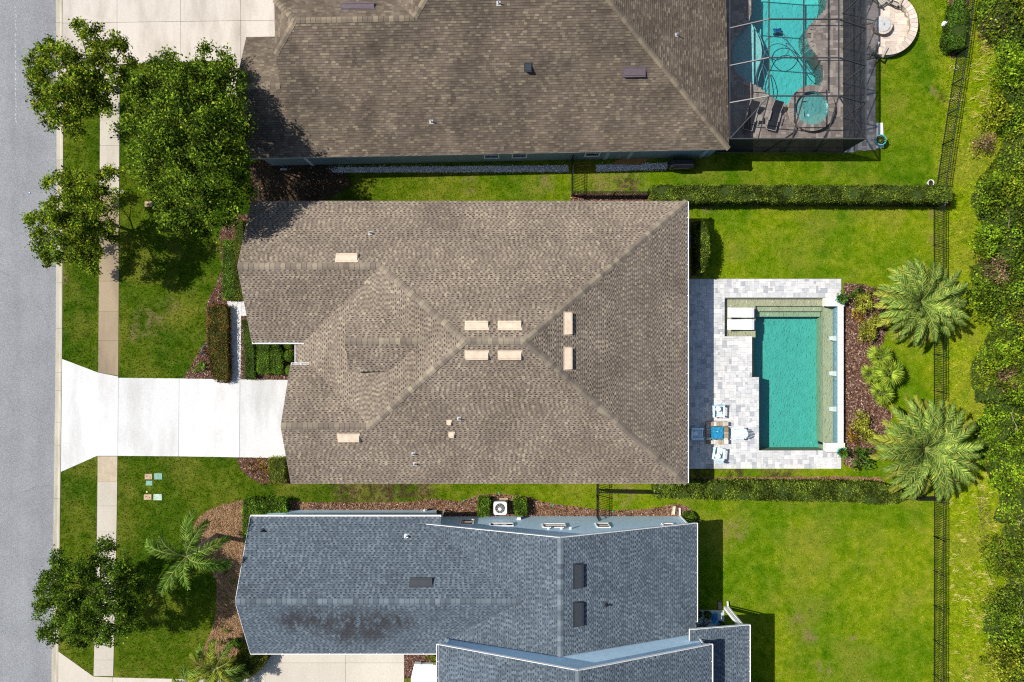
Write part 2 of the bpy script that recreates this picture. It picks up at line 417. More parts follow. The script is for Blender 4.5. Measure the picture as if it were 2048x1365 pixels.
def pebble(name, c):
    t = NT(name)
    n = t.noise(40, 3, 0.6); b = t.noise(2.2, 4)
    return t.done(t.principled(t.scale(c, t.math('MULTIPLY', t.rng(n,0.3,0.7,0.82,1.15), t.rng(b,0.3,0.7,0.92,1.06))), 0.8, 0.2))
M_PLASTER = pebble("teal pebble plaster", (0.175,0.42,0.375))
M_LEDGE = pebble("tan ledge plaster", (0.42,0.375,0.245))
M_PLASTER_T = pebble("turquoise plaster", (0.34,0.72,0.70))
M_TILE = plain("blue waterline tile", (0.10,0.25,0.33), 0.2, 0.5, 0, 0.3, 20)

def mulch(name, a, b, c_):
    t = NT(name); n = t.noise(22, 4, 0.75, None, (1.0, 0.6, 1.0)); l = t.noise(0.8, 3)
    c = t.ramp(n, [(0.3, a), (0.5, b), (0.72, c_)])
    return t.done(t.principled(t.scale(c, t.rng(l, 0.3, 0.7, 0.8, 1.2)), 0.95, 0.1, 0, t.bump(n, 0.8, 0.05)))
M_MULCH = mulch("red brown mulch", (0.03,0.015,0.010), (0.10,0.048,0.032), (0.24,0.14,0.10))
M_MULCH_B = mulch("pine straw mulch", (0.08,0.042,0.022), (0.21,0.115,0.058), (0.38,0.245,0.14))
def chip_mat(name, stops):
    t = NT(name); return t.done(t.principled(t.ramp(t.island(), stops), 0.9, 0.1))
M_CHIP = chip_mat("mulch chips", [(0.0,(0.03,0.014,0.010)),(0.5,(0.12,0.06,0.04)),(0.85,(0.25,0.15,0.11)),(1.0,(0.48,0.36,0.30))])
M_STRAW = chip_mat("pine straw", [(0.0,(0.08,0.042,0.02)),(0.5,(0.27,0.16,0.085)),(1.0,(0.48,0.33,0.19))])
M_GRAVEL = chip_mat("white marble gravel", [(0.0,(0.5,0.5,0.52)),(0.5,(0.78,0.78,0.78)),(1.0,(0.9,0.9,0.9))])
M_BARK = plain("tree bark", (0.11,0.085,0.06), 0.95, 0.1, 0, 0.3, 12, 0.6)
M_PALMBARK = plain("palm trunk bark", (0.20,0.165,0.12), 0.95, 0.1, 0, 0.3, 18, 0.8)
M_TWIG = plain("hedge twigs", (0.035,0.055,0.012), 0.95, 0.05, 0, 0.4, 10)

F_MAPLE = foliage("maple leaves", (0.024,0.055,0.004), (0.082,0.145,0.008), (0.235,0.30,0.016), (0.36,0.33,0.03))
F_BIG = foliage("bright elm leaves", (0.016,0.042,0.004), (0.056,0.108,0.007), (0.18,0.255,0.016), (0.28,0.35,0.03))
F_AMBER = foliage("ambering maple leaves", (0.024,0.056,0.004), (0.080,0.142,0.008), (0.235,0.31,0.016), (0.38,0.37,0.025))
F_OAK = foliage("dark oak leaves", (0.016,0.044,0.004), (0.048,0.100,0.007), (0.13,0.21,0.014), (0.22,0.29,0.03))
F_HEDGE = foliage("hedge leaves", (0.026,0.050,0.005), (0.074,0.118,0.010), (0.155,0.205,0.022), (0.27,0.30,0.05))
F_BOX = foliage("boxwood leaves", (0.03,0.075,0.005), (0.085,0.175,0.010), (0.18,0.29,0.025))
F_DKBOX = foliage("dark box leaves", (0.018,0.05,0.006), (0.05,0.11,0.010), (0.11,0.19,0.02))
F_OLIVE = foliage("olive hedge leaves", (0.03,0.045,0.006), (0.09,0.105,0.010), (0.18,0.18,0.02))
F_RED = foliage("bronze hedge leaves", (0.035,0.020,0.008), (0.10,0.052,0.018), (0.20,0.115,0.022), (0.34,0.19,0.025))
F_YEL = foliage("golden shrub leaves", (0.07,0.09,0.008), (0.21,0.22,0.018), (0.38,0.37,0.05), (0.5,0.48,0.12))
F_ORANGE = foliage("orange croton leaves", (0.09,0.06,0.01), (0.26,0.15,0.012), (0.42,0.24,0.02), (0.5,0.36,0.05))
F_WOOD_D = foliage("deep thicket leaves", (0.030,0.062,0.004), (0.080,0.145,0.008), (0.175,0.25,0.014), (0.26,0.32,0.025))
F_WOOD_G = foliage("bright thicket leaves", (0.045,0.10,0.005), (0.125,0.235,0.010), (0.25,0.37,0.018), (0.38,0.45,0.035))
F_WOOD_Y = foliage("yellowing thicket leaves", (0.055,0.085,0.005), (0.15,0.19,0.01), (0.29,0.31,0.018), (0.42,0.42,0.04))
F_DEAD = foliage("dead brown leaves", (0.05,0.028,0.015), (0.14,0.08,0.045), (0.27,0.17,0.10), (0.4,0.3,0.2), 0.1)
F_DATE = foliage("date palm leaflets", (0.045,0.100,0.016), (0.125,0.205,0.032), (0.27,0.345,0.06), (0.42,0.42,0.075), 0.25, 0.6, 0.55, (0.75,1.25), True)
F_DATEO = foliage("yellowed palm leaflets", (0.09,0.13,0.014), (0.23,0.265,0.028), (0.39,0.385,0.05), (0.48,0.41,0.10), 0.25, 0.6, 0.55, (0.75,1.25), True)
F_QUEEN = foliage("feather palm leaflets", (0.022,0.065,0.006), (0.07,0.145,0.014), (0.19,0.28,0.035), (0.3,0.34,0.08), 0.3, 0.6, 0.55, (0.75,1.25), True)
F_FAN = foliage("fan palm leaflets", (0.06,0.125,0.01), (0.18,0.275,0.022), (0.35,0.42,0.045), (0.48,0.5,0.1), 0.3, 0.8, 0.55, (0.75,1.25), True)
M_RACHIS = plain("palm stalk", (0.20,0.235,0.06), 0.6, 0.3)
M_CONE = plain("orange fruit stalks", (0.42,0.13,0.02), 0.7, 0.2, 0, 0.3, 20)
M_TEALPOT = plain("turquoise glazed pot", (0.06,0.36,0.36), 0.25, 0.5)
M_SOIL = plain("potting soil", (0.035,0.02,0.014), 0.95, 0.1)
M_AQUA = plain("pale aqua plastic", (0.60,0.79,0.85), 0.4, 0.4, 0, 0.04)
M_CUSHW = plain("white cushion", (0.78,0.80,0.82), 0.8, 0.2, 0, 0.03)
M_BLUEGLASS = plain("bright blue glass beads", (0.012,0.21,0.40), 0.25, 0.5, 0, 0.35, 22)
M_GREYWOOD = plain("weathered grey wood", (0.36,0.33,0.28), 0.85, 0.2, 0, 0.2, 14)
M_TANWOOD = plain("tan wood board", (0.30,0.16,0.045), 0.7, 0.2, 0, 0.2, 10)
M_DKSLING = plain("charcoal sling fabric", (0.018,0.020,0.026), 0.8, 0.2)
M_SILVER = plain("silver frame", (0.42,0.40,0.37), 0.4, 0.5)
M_LID_TEAL = plain("teal green lid", (0.17,0.33,0.26), 0.7, 0.3, 0, 0.1)
M_LID_PALE = plain("pale green lid", (0.38,0.50,0.41), 0.7, 0.3, 0, 0.1)
M_LID_CONC = plain("tan concrete lid", (0.42,0.30,0.19), 0.9, 0.2, 0, 0.15)
M_HOSE = plain("yellow garden hose", (0.36,0.20,0.03), 0.5, 0.4)
M_POOLHOSE = plain("blue grey pool hose", (0.05,0.13,0.18), 0.5, 0.4)
M_CLEANER = plain("blue cleaner plastic", (0.01,0.09,0.30), 0.35, 0.5)
M_ACWHITE = plain("white enamel", (0.74,0.75,0.78), 0.4, 0.4, 0, 0.04)
M_ACDARK = plain("dark fan well", (0.02,0.02,0.022), 0.6, 0.3)
M_FABRICBLK = plain("black vinyl cover", (0.012,0.012,0.016), 0.5, 0.4)
M_GREENDOT = plain("green plastic", (0.01,0.30,0.13), 0.4, 0.4)
M_BLUEPL = plain("blue plastic", (0.01,0.14,0.36), 0.5, 0.4)
M_REDCL = plain("pinkish red cloth", (0.5,0.10,0.12), 0.8, 0.2)
M_PORCH = plain("porch white floor", (0.74,0.74,0.74), 0.6, 0.3, 0, 0.04)
M_PATIOB = plain("pale blue grey slab", (0.44,0.50,0.52), 0.8, 0.2, 0, 0.1)
# ------------------------------------------------------------------ ground, road, kerb
def interp(tab, y):
    if y <= tab[0][0]: 
        (a, b), (c, d) = tab[0], tab[1]
    elif y >= tab[-1][0]:
        (a, b), (c, d) = tab[-2], tab[-1]
    else:
        for i in range(len(tab)-1):
            if tab[i][0] <= y <= tab[i+1][0]:
                (a, b), (c, d) = tab[i], tab[i+1]; break
    return b + (d-b)*(y-a)/(c-a)
KL = [(0,110.5),(250,112),(690,110),(1000,106),(1365,101.5)]
KR = [(0,126),(250,127.3),(690,125),(1000,121),(1365,117)]
SL = [(130,201),(300,200.5),(745,197),(1000,195.5),(1090,194.5),(1365,187.5)]
SR = [(120,240),(300,239.2),(752,237.2),(1000,234.5),(1090,233),(1365,226.5)]

POOL_OUT = poly_px([(1447.7,597),(1654.6,597),(1654.6,611.6),(1674.5,611.6),(1674.5,887.7),(1655.4,887.7),(1655.4,901.5),(1518,901.5),(1518,754.5),(1503.7,754.5),(1503.7,674.8),(1447.7,674.8)])
TP_PX = [(1654,-60),(1655,0),(1651,19),(1642,30),(1633,39),(1623,47),(1616,58),(1613,68),(1613.5,77),(1616,87),(1621,97),(1630,108),(1637,119),(1643,129),(1647,139),(1647.5,150),(1646,161),(1641,172),(1630,180),(1600,190),(1582,205),(1572,211),(1560,206),(1546,197),(1532,187),(1517,176),(1502,168),(1488,161),(1475,150),(1467,139),(1464,122),(1464,106),(1467,90),(1472,77),(1482,63),(1491,52),(1498,42),(1500,32),(1500,0),(1500,-60)]
TPOOL = poly_px(TP_PX)
SPA_C = P2(1621.5, 218.5, 0.2); SPA_R = 1.52; SPA_RI = 1.10

def sheet_holes(outer, holes, z):
    loops = [[Vector((x, y, 0)) for x, y in outer]] + [[Vector((x, y, 0)) for x, y in h] for h in holes]
    flat = [v for l in loops for v in l]
    tris = tessellate_polygon(loops)
    return [(v.x, v.y, z) for v in flat], [tuple(t) for t in tris]

kr_line = [P2(interp(KR, y), y) for y in range(-600, 2000, 60)]
mb = MB()
outer = [(kr_line[0][0], 900)] + kr_line + [(kr_line[-1][0], -900), (900, -900), (900, 900)]
v_, f_ = sheet_holes(outer, [POOL_OUT, TPOOL], 0.0); mb.add(v_, f_)
mb.add([(-900,-900,0.0),(-38.6,-900,0.0),(-38.6,900,0.0),(-900,900,0.0)], [(0,1,2,3)])
g = mb.build("ground", M_GROUND, kind="structure")
bm_fix = g.data
import bmesh
b_ = bmesh.new(); b_.from_mesh(bm_fix)
for f in b_.faces:
    if f.normal.z < 0: f.normal_flip()
b_.to_mesh(bm_fix); b_.free()

mb = MB(); kl_line = [P2(interp(KL, y), y) for y in range(-600, 2000, 60)]
poly = [(-38.5, 900), (kl_line[0][0]+0.05, 900)] + [(x+0.05, y) for x, y in kl_line] + [(kl_line[-1][0]+0.05, -900), (-38.5, -900)]
mb.add([(x, y, -0.09) for x, y in poly[::-1]], [tuple(range(len(poly)))])
road = mb.build("road", M_ASPHALT, kind="structure")
mb = MB()
rr = random.Random(4)
yy = 12
while yy < 245:
    L_ = rr.uniform(2, 7); x_ = 29.5 + rr.uniform(-1.2, 1.2)
    a = P2(x_, yy); b = P2(x_+0.5, yy+L_)
    mb.add([(a[0]-0.03,a[1],-0.086),(b[0]-0.02,b[1],-0.086),(b[0]+0.03,b[1],-0.086),(a[0]+0.02,a[1],-0.086)], [(0,1,2,3)])
    yy += L_ + rr.uniform(2, 8)
mb.build("seam_mark", plain("pale road mark", (0.42,0.42,0.42), 0.9, 0.1), road)

kerb = MB(); kerb.add([(p[0]+0.04,p[1],-0.088) for p in kl_line] + [(p[0]-0.04,p[1],-0.088) for p in kr_line],
                      [(i, i+1, len(kl_line)+i+1, len(kl_line)+i) for i in range(len(kl_line)-1)])
kerb = kerb.build("kerb", M_JOINT, kind="structure")
KY = [-137,-46,45,137,229,320,382,474,566,658,745,782,845,891,998,1103,1195,1287,1379,1470]
for i in range(len(KY)-1):
    y0, y1 = KY[i]+0.25, KY[i+1]-0.25
    mb = MB(); sec = []
    for y in (y0, y1):
        l = P2(interp(KL,y), y); r = P2(interp(KR,y), y); w = r[0]-l[0]
        sec.append([(l[0],l[1],-0.3),(l[0],l[1],-0.075),(l[0]+w*0.52,l[1],-0.06),(l[0]+w*0.62,l[1],-0.035),(l[0]+w*0.74,l[1],0.015),(l[0]+w*0.96,l[1],0.03),(r[0],r[1],0.02),(r[0],r[1],-0.3)])
    n = 8; mb.add(sec[0]+sec[1], [tuple(range(n)), tuple(range(n,2*n))[::-1]] + [(i,n+i,n+(i+1)%n,(i+1)%n) for i in range(n)])
    mb.build("kerb_stone", M_KERB, kerb)

# ------------------------------------------------------------------ sidewalks
def slabs_between(parent, Lt, Rt, ys, mats, z=0.028):
    for i in range(len(ys)-1):
        a, b = ys[i], ys[i+1]
        a0, a1 = (a if isinstance(a, tuple) else (a, a)); b0, b1 = (b if isinstance(b, tuple) else (b, b))
        pl = [P2(interp(Lt,a0), a0+0.2), P2(interp(Rt,a1), a1+0.2), P2(interp(Rt,b1), b1-0.2), P2(interp(Lt,b0), b0-0.2)]
        mb = MB(); mb.prism(pl, 0.004, z); mb.build("slab", mats[i % len(mats)] if len(mats) < len(ys)-1 else mats[i], parent)
sw = MB(); sw.prism([P2(interp(SL,138),138),P2(interp(SR,131),131),P2(interp(SR,752.5),752.5),P2(interp(SL,745.5),745.5)], 0.003, 0.012)
sw.prism([P2(195.6,912.5),P2(235.5,912.5),P2(interp(SR,1352),1352),P2(interp(SL,1352),1352)], 0.003, 0.012)
sw = sw.build("sidewalk", M_JOINT, kind="structure")
ys = [(139,132),190,241,292,341,389,447,505,563,623,681.5,(745,752)]
slabs_between(sw, SL, SR, ys, [M_WALK_CLEAN]*5+[M_WALK_OLD]*6)
ys = [912.8,964,1012,1064,1118,1170,1222,1274,1320,1352]
slabs_between(sw, SL, SR, ys, [plain("tan sidewalk", (0.40,0.335,0.24), 0.85, 0.2, 0, 0.12, 3)] + [M_WALK_CLEAN]*8)

# ------------------------------------------------------------------ driveways and walkway
def slab_set(parent, mat, polys, z=0.028):
    for pl in polys:
        mb = MB(); mb.prism(poly_px(pl), 0.004, z); mb.build("slab", mat, parent)
dw = MB(); dw.prism(poly_px([(125.2,719),(197,745.8),(237,756),(604,760.5),(604,916.5),(480,915),(236,911.8),(195,912),(122.5,944)]), 0.002, 0.012)
dw = dw.build("driveway", M_JOINT, kind="structure")
slab_set(dw, M_CONC_WHITE, [
    [(125.2,718.6),(196.5,745.5),(236.8,753.5),(236.0,911.8),(195,911.8),(122.5,944)],
    [(237.4,756),(358.6,757.4),(357.6,912.9),(236.6,911.9)],
    [(359.2,757.4),(480.2,759.3),(479,914.9),(358.2,912.9)],
    [(480.8,759.3),(605,760.5),(605,917),(479.6,914.9)]])
wk = MB(); wk.prism(poly_px([(454.9,602.8),(489,602.8),(640,602.8),(640,632.5),(482.5,632.5),(481.3,758.6),(455.5,758.6)]), 0.002, 0.012)
wk = wk.build("walkway", M_JOINT, kind="structure")
slab_set(wk, M_CONC_WHITE, [[(454.9,602.8),(482.6,602.8),(482.4,669.2),(455.1,669.2)], [(455.1,669.6),(482.3,669.6),(481.8,713.4),(455.3,713.4)],
    [(455.3,713.8),(481.8,713.8),(481.3,758.6),(455.5,758.6)], [(483,602.8),(640,602.8),(640,632.3),(483,632.3)]])
dt = MB(); dt.prism(poly_px([(126.5,-120),(640,-120),(640,121.5),(482,172),(482,200),(454,200),(454,121.5),(252,128.7),(238,129),(200,137),(127,166)]), 0.002, 0.012)
dt = dt.build("driveway", M_JOINT, kind="structure")
yt = lambda x: 47.2 - (x-126)*0.0138
slab_set(dt, M_CONC_TAN, [
    [(126.3,-120),(234.2,-120),(234.4,yt(234)-.3),(126.6,yt(126)-.3)], [(126.6,yt(126)+.3),(234.4,yt(234)+.3),(234.8,129.4),(200,137.5),(127,166)],
    [(234.9,-120),(361.3,-120),(361.6,yt(361)-.3),(235,yt(235)-.3)], [(235,yt(235)+.3),(361.6,yt(361)+.3),(361.9,124.8),(252,128.9),(235.3,129.4)],
    [(361.9,-120),(481.2,-120),(481.5,yt(481)-.3),(362.2,yt(362)-.3)], [(362.2,yt(362)+.3),(481.5,yt(481)+.3),(481.7,120.8),(362.4,124.8)],
    [(481.8,-120),(640,-120),(640,yt(600)-.3),(482.1,yt(481)-.3)], [(482.1,yt(481)+.3),(640,yt(600)+.3),(640,116),(482.3,120.8)],
    [(454,122.2),(482.3,121.3),(482.3,200),(454,200)]])
db = MB(); db.prism(poly_px([(117.5,1303),(188,1353),(226,1355.5),(388,1359),(520,1330),(545,1300),(808.5,1300),(808.5,1500),(117,1500)]), 0.002, 0.012)
db = db.build("driveway", M_JOINT, kind="structure")
M_CONC_B = concrete("cream driveway concrete", (0.50,0.455,0.385), (0.8,0.77,0.74), 0.5)
slab_set(db, M_CONC_B, [
    [(117.5,1303),(187.5,1353),(226,1355),(226,1500),(116,1500)], [(226.6,1355),(388,1358.6),(388,1500),(226.6,1500)],
    [(388.6,1358.6),(470,1360),(500,1346),(530,1322),(530,1500),(388.6,1500)],
    [(530.6,1322),(545,1300),(691.5,1300),(691.5,1325.5),(530.6,1325.5)], [(692.1,1300),(808.3,1300),(808.3,1325.5),(692.1,1325.5)],
    [(530.6,1326),(691.5,1326),(691.5,1500),(530.6,1500)], [(692.1,1326),(808.3,1326),(808.3,1500),(692.1,1500)]])

# ------------------------------------------------------------------ mulch and gravel beds
BEDS = []
def chips(rng, poly, dens, size, z=0.012, thin=0.32):
    xs = [p[0] for p in poly]; ys_ = [p[1] for p in poly]
    A = (max(xs)-min(xs))*(max(ys_)-min(ys_)); n = int(A*dens)
    x = rng.uniform(min(xs), max(xs), n); y = rng.uniform(min(ys_), max(ys_), n)
    k = in_poly(x, y, poly); x, y = x[k], y[k]; n = len(x)
    a = rng.uniform(0, 2*np.pi, n); s = size*rng.uniform(0.5, 1.4, n); w = s*thin
    dx, dy = np.cos(a), np.sin(a)
    tz = rng.uniform(-0.5, 0.5, n)*s; tw = rng.uniform(-0.6, 0.6, n)*w
    zc = z + rng.uniform(0.0, 0.02, n) + np.abs(tz) + np.abs(tw)
    c = np.stack([x, y, zc], 1); L = np.stack([dx*s, dy*s, tz], 1); Wv = np.stack([-dy*w, dx*w, tw], 1)
    return np.stack([c-L-Wv, c+L-Wv, c+L+Wv, c-L+Wv], 1)
NPR = np.random.default_rng(7)
def bed(px, mat, chipmat, dens=260, size=0.05, thin=0.3, z=0.006):
    pl = poly_px(px); BEDS.append(pl)
    # uneven edge
    rr = random.Random(len(BEDS)); pts = []
    for i in range(len(pl)):
        a, b = pl[i], pl[(i+1) % len(pl)]; L_ = math.dist(a, b); k = max(1, int(L_/0.35))
        for j in range(k):
            pts.append((a[0]+(b[0]-a[0])*j/k + rr.uniform(-.03,.03), a[1]+(b[1]-a[1])*j/k + rr.uniform(-.03,.03)))
    mb = MB(); mb.prism(pts, -0.05, z)
    o = mb.build("mulch_bed", mat, kind="structure")
    if chipmat is not None:
        quads_obj("mulch_chips", chips(NPR, pl, dens, size, z, thin), chipmat, o, kind="stuff")
    return o
bed([(470,430),(440,462),(441.5,502),(445,536),(435,566),(418,597),(413,620),(414,681),(398,704),(374,748),(366,757),(455.2,758.4),(455,602.4),(488,602.4),(508,560),(508,430)], M_MULCH, M_CHIP)
bed([(482.8,632.8),(640,632.8),(640,760),(482,758.6)], M_MULCH, M_CHIP)
bed([(473,916),(480.5,936),(498,954),(520,967),(604,968),(604,917)], M_MULCH, M_CHIP)
bed([(575,1000),(520,997),(480,1002),(440,1011),(409,1025),(390,1043),(386,1062),(392,1090),(417,1127),(434,1163),(434,1220),(423,1262),(403,1310),(389,1345),(388,1357),(470,1359),(545,1299),(560,1290),(560,1040)], M_MULCH_B, M_STRAW, 300, 0.07, 0.12)
bed([(573,1001),(599,1005),(713,1005),(795,1006),(830,1002),(870,998),(920,1003),(940,997),(958,990),(990,988),(1023,990),(1055,994),(1088,1005),(1134,1011),(1192,1019),(1225,1021),(1293.5,1019),(1320,1014),(1342,1009),(1360,1008),(1375,1014),(1388,1026),(1397,1040),(1397,1060),(1300,1060),(573,1060)], M_MULCH_B, M_CHIP, 260, 0.05)
bed([(1687.3,566),(1725,570),(1760,580),(1776,610),(1772,650),(1768,680),(1758,697),(1750,712),(1744,740),(1745,775),(1754,803),(1770,815),(1785,830),(1770,870),(1752,905),(1740,930),(1705,937),(1687.3,930)], M_MULCH, M_CHIP, 330, 0.06)
bed([(1142,387),(1307,387),(1307,410),(1142,410)], M_MULCH, M_CHIP)
bed([(1310,398),(1900,400),(1900,414),(1310,413)], M_MULCH, None)
bed([(1310,956),(1690,953),(1760,955),(1770,966),(1310,968)], M_MULCH_B, M_CHIP, 120)
bed([(1900,-20),(1893,20),(1890,60),(1892,90),(1903,125),(1918,100),(1930,40),(1945,-20)], M_MULCH, M_CHIP)
bed([(528,320),(660,323),(690,345),(705,372),(640,405),(500,405),(500,330)], mulch("dark brown ground", (0.015,0.012,0.006), (0.05,0.035,0.02), (0.11,0.085,0.05)), M_CHIP, 60)  # darkest brown of the beds, with sparse chips
bed([(808.8,1305),(900,1305),(900,1327),(828,1328),(826,1357),(808.8,1357)], M_MULCH, M_CHIP)
bed([(1382,445),(1404,442),(1404,552),(1382,553)], mulch("dark brown mulch", (0.02,0.012,0.008), (0.06,0.035,0.024), (0.14,0.09,0.06)), None)  # darker brown than the main mulch
# white gravel strips beside the northern house
gv = []
for px in ([(658,337),(668,335),(1137,331),(1137,344),(668,346)], [(1192,330),(1342,326),(1342,338),(1192,344)]):
    pl = poly_px(px); BEDS.append(pl); gv.append(pl)
mb = MB()
for pl in gv: mb.prism(pl, -0.05, 0.008)
gb = mb.build("gravel_bed", plain("grey gravel base", (0.3,0.3,0.3), 0.95, 0.1), kind="structure")
allv = MB(); rr = random.Random(11)
for pl in gv:
    xs = [p[0] for p in pl]; ys_ = [p[1] for p in pl]
    for _ in range(int((max(xs)-min(xs))*(max(ys_)-min(ys_))*420)):
        x, y = rr.uniform(min(xs),max(xs)), rr.uniform(min(ys_),max(ys_))+rr.gauss(0,0.03)
        if not in_poly(np.array([x]), np.array([y]), pl)[0] and rr.random() < 0.8: continue
        r = rr.uniform(0.018, 0.04); z = 0.012; a = rr.uniform(0, 6.28)
        q = [(x+r*math.cos(a+k*1.571)*rr.uniform(.8,1.2), y+r*math.sin(a+k*1.571)*rr.uniform(.8,1.2), z) for k in range(4)]
        allv.add(q+[(x,y,z+r*0.9)], [(0,1,4),(1,2,4),(2,3,4),(3,0,4)])
allv.build("gravel", M_GRAVEL, gb, kind="stuff")

# ------------------------------------------------------------------ pavers
def pavers(parent, outer, holes, cell, mat, z0, z1, rng, limit=300, joint=0.006, sizes=None, name="paver"):
    xs = [p[0] for p in outer]; ys_ = [p[1] for p in outer]
    nx = int((max(xs)-min(xs))/cell)+1; ny = int((max(ys_)-min(ys_))/cell)+1
    x0, y0 = min(xs), min(ys_)
    gx, gy = np.meshgrid(x0+(np.arange(nx)+.5)*cell, y0+(np.arange(ny)+.5)*cell, indexing='ij')
    ok = in_poly(gx, gy, outer)
    for h in holes:
        if len(h) == 3 and not isinstance(h[0], (tuple, list)):
            ok &= ((gx-h[0])**2+(gy-h[1])**2) > h[2]**2
        else: ok &= ~in_poly(gx, gy, h)
    sizes = sizes or [(1,1),(2,1),(1,2),(2,2),(2,2),(3,2),(2,3)]
    used = ~ok; tiles = []
    for j in range(ny):
        for i in range(nx):
            if used[i, j]: continue
            opts = sizes[:]; rng.shuffle(opts)
            for a, b in opts + [(1,1)]:
                if i+a <= nx and j+b <= ny and not used[i:i+a, j:j+b].any():
                    used[i:i+a, j:j+b] = True; tiles.append((i, j, a, b)); break
    tiles.sort(key=lambda t: -t[2]*t[3] + rng.random())
    cache = {}; rest = MB()
    for k, (i, j, a, b) in enumerate(tiles):
        cx, cy = x0+(i+a/2)*cell, y0+(j+b/2)*cell; dz = rng.uniform(-0.002, 0.003)
        if k < limit:
            if (a, b) not in cache:
                m = MB(); m.cbox(0, 0, 0, z1-z0, a*cell-joint, b*cell-joint, 0, 0.004)
                me = bpy.data.meshes.new(name); me.from_pydata(m.v, [], m.f); set_mat(me, mat); cache[(a, b)] = me
            inst(cache[(a, b)], name, parent, (cx, cy, z0+dz))
        else:
            rest.cbox(cx, cy, z0, z1+dz, a*cell-joint, b*cell-joint, 0, 0.004)
    if rest.v: rest.build("small_pavers", mat, parent, kind="stuff")

PR = random.Random(21)
DECK = poly_px([(1330,558),(1682.5,558),(1682.5,937.5),(1330,937.5)])
mb = MB(); v_, f_ = sheet_holes(DECK, [POOL_OUT], 0.03); mb.add(v_, f_)
mb.prism([DECK[3], DECK[2], (DECK[2][0], DECK[2][1]+.05), (DECK[3][0], DECK[3][1]+.05)], -0.05, 0.03)
deck = mb.build("pool_deck", plain("paver sand", (0.33,0.32,0.30), 0.95, 0.1), kind="structure")
PLAT = [(1652,596),(1690,596),(1690,612.5),(1652,612.5)], [(1653,887),(1690,887),(1690,903.5),(1653,903.5)]
pavers(deck, DECK, [POOL_OUT] + [poly_px(q) for q in PLAT] + [poly_px([(1670,600),(1700,600),(1700,900),(1670,900)])], 0.152, M_PAVER, 0.03, 0.075, PR)

# ------------------------------------------------------------------ main swimming pool
def rect_px(x0, y0, x1, y1): 
    a, b = P2(x0, y1), P2(x1, y0); return a[0], a[1], b[0], b[1]
pool = thing("swimming_pool", (P2(1590,755)[0], P2(1590,755)[1], 0), "rectangular teal swimming pool with tan sun shelf, set in pale paver deck", "pool")
mb = MB()
def wallstrip(mb, pl, out, z0, z1):
    n = len(pl)
    ar = sum(pl[i][0]*pl[(i+1)%n][1]-pl[(i+1)%n][0]*pl[i][1] for i in range(n))
    sgn = 1 if ar > 0 else -1
    for i in range(n):
        a, b = Vector(pl[i]), Vector(pl[(i+1)%n]); d = (b-a).normalized(); nrm = Vector((d.y,-d.x))*sgn
        q = [a, b, b+nrm*out+d*out*0.0, a+nrm*out]
        mb.prism([tuple(v) for v in q], z0, z1)
wallstrip(mb, POOL_OUT, 0.2, -1.7, 0.028); mb.build("pool_wall", M_LEDGE, pool)
x0, y0, x1, y1 = rect_px(1503, 901.5, 1655, 611); 
mb = MB(); a = rect_px(1500, 610, 1676, 903); mb.box(a[0], a[1], -1.8, a[2], a[3], -1.45); mb.build("pool_floor", M_PLASTER, pool)
mb = MB(); a = rect_px(1447.2, 596.6, 1513.8, 675.2); mb.box(a[0],a[1],-1.6,a[2],a[3],-0.28)
a = rect_px(1513.8, 596.6, 1655, 612); mb.box(a[0]-.002,a[1],-1.6,a[2],a[3],-0.285); mb.build("sun_shelf", M_LEDGE, pool)
mb = MB(); a = rect_px(1515.5, 612, 1650, 622.5); mb.box(a[0],a[1],-1.6,a[2],a[3]-.003,-0.50); mb.build("step", M_LEDGE, pool)
mb = MB(); a = rect_px(1519, 622.5, 1650, 633); mb.box(a[0],a[1],-1.6,a[2],a[3]-.003,-0.75); mb.build("step", M_LEDGE, pool)
mb = MB(); a = rect_px(1652, 611.8, 1674.3, 887.5); mb.box(a[0],a[1],-1.6,a[2],a[3],-0.42); mb.build("bench", M_LEDGE, pool)
mb = MB(); a = rect_px(1503.9, 675.5, 1512.5, 754); mb.box(a[0],a[1],-1.6,a[2],a[3],-0.42); mb.build("bench", M_LEDGE, pool)
for px in ((1496,604),(1548,603),(1620,604),(1464,611),(1546,618),(1544,629),(1634,618),(1641,892)):
    mb = MB(); q = P2(*px); mb.lathe(q[0], q[1], [(0.035, -0.3 if px[1] < 612 else (-0.5 if px[1]<622 else (-0.75 if px[1]<640 else -1.44))), (0.035, -0.255 if px[1] < 612 else (-0.47 if px[1]<622 else (-0.72 if px[1] < 640 else -1.40)))], 8); mb.build("floor_jet", M_WHITE, pool)
mb = MB()
wp = []
for (x, y) in POOL_OUT:
    wp.append((x, y))
cxp = sum(p[0] for p in wp)/len(wp); cyp = sum(p[1] for p in wp)/len(wp)
mb.prism([(p[0]+(0.004 if p[0]>cxp else -0.004), p[1]+(0.004 if p[1]>cyp else -0.004)) for p in wp], -1.449, -0.07)
mb.build("water", M_WATER, pool)
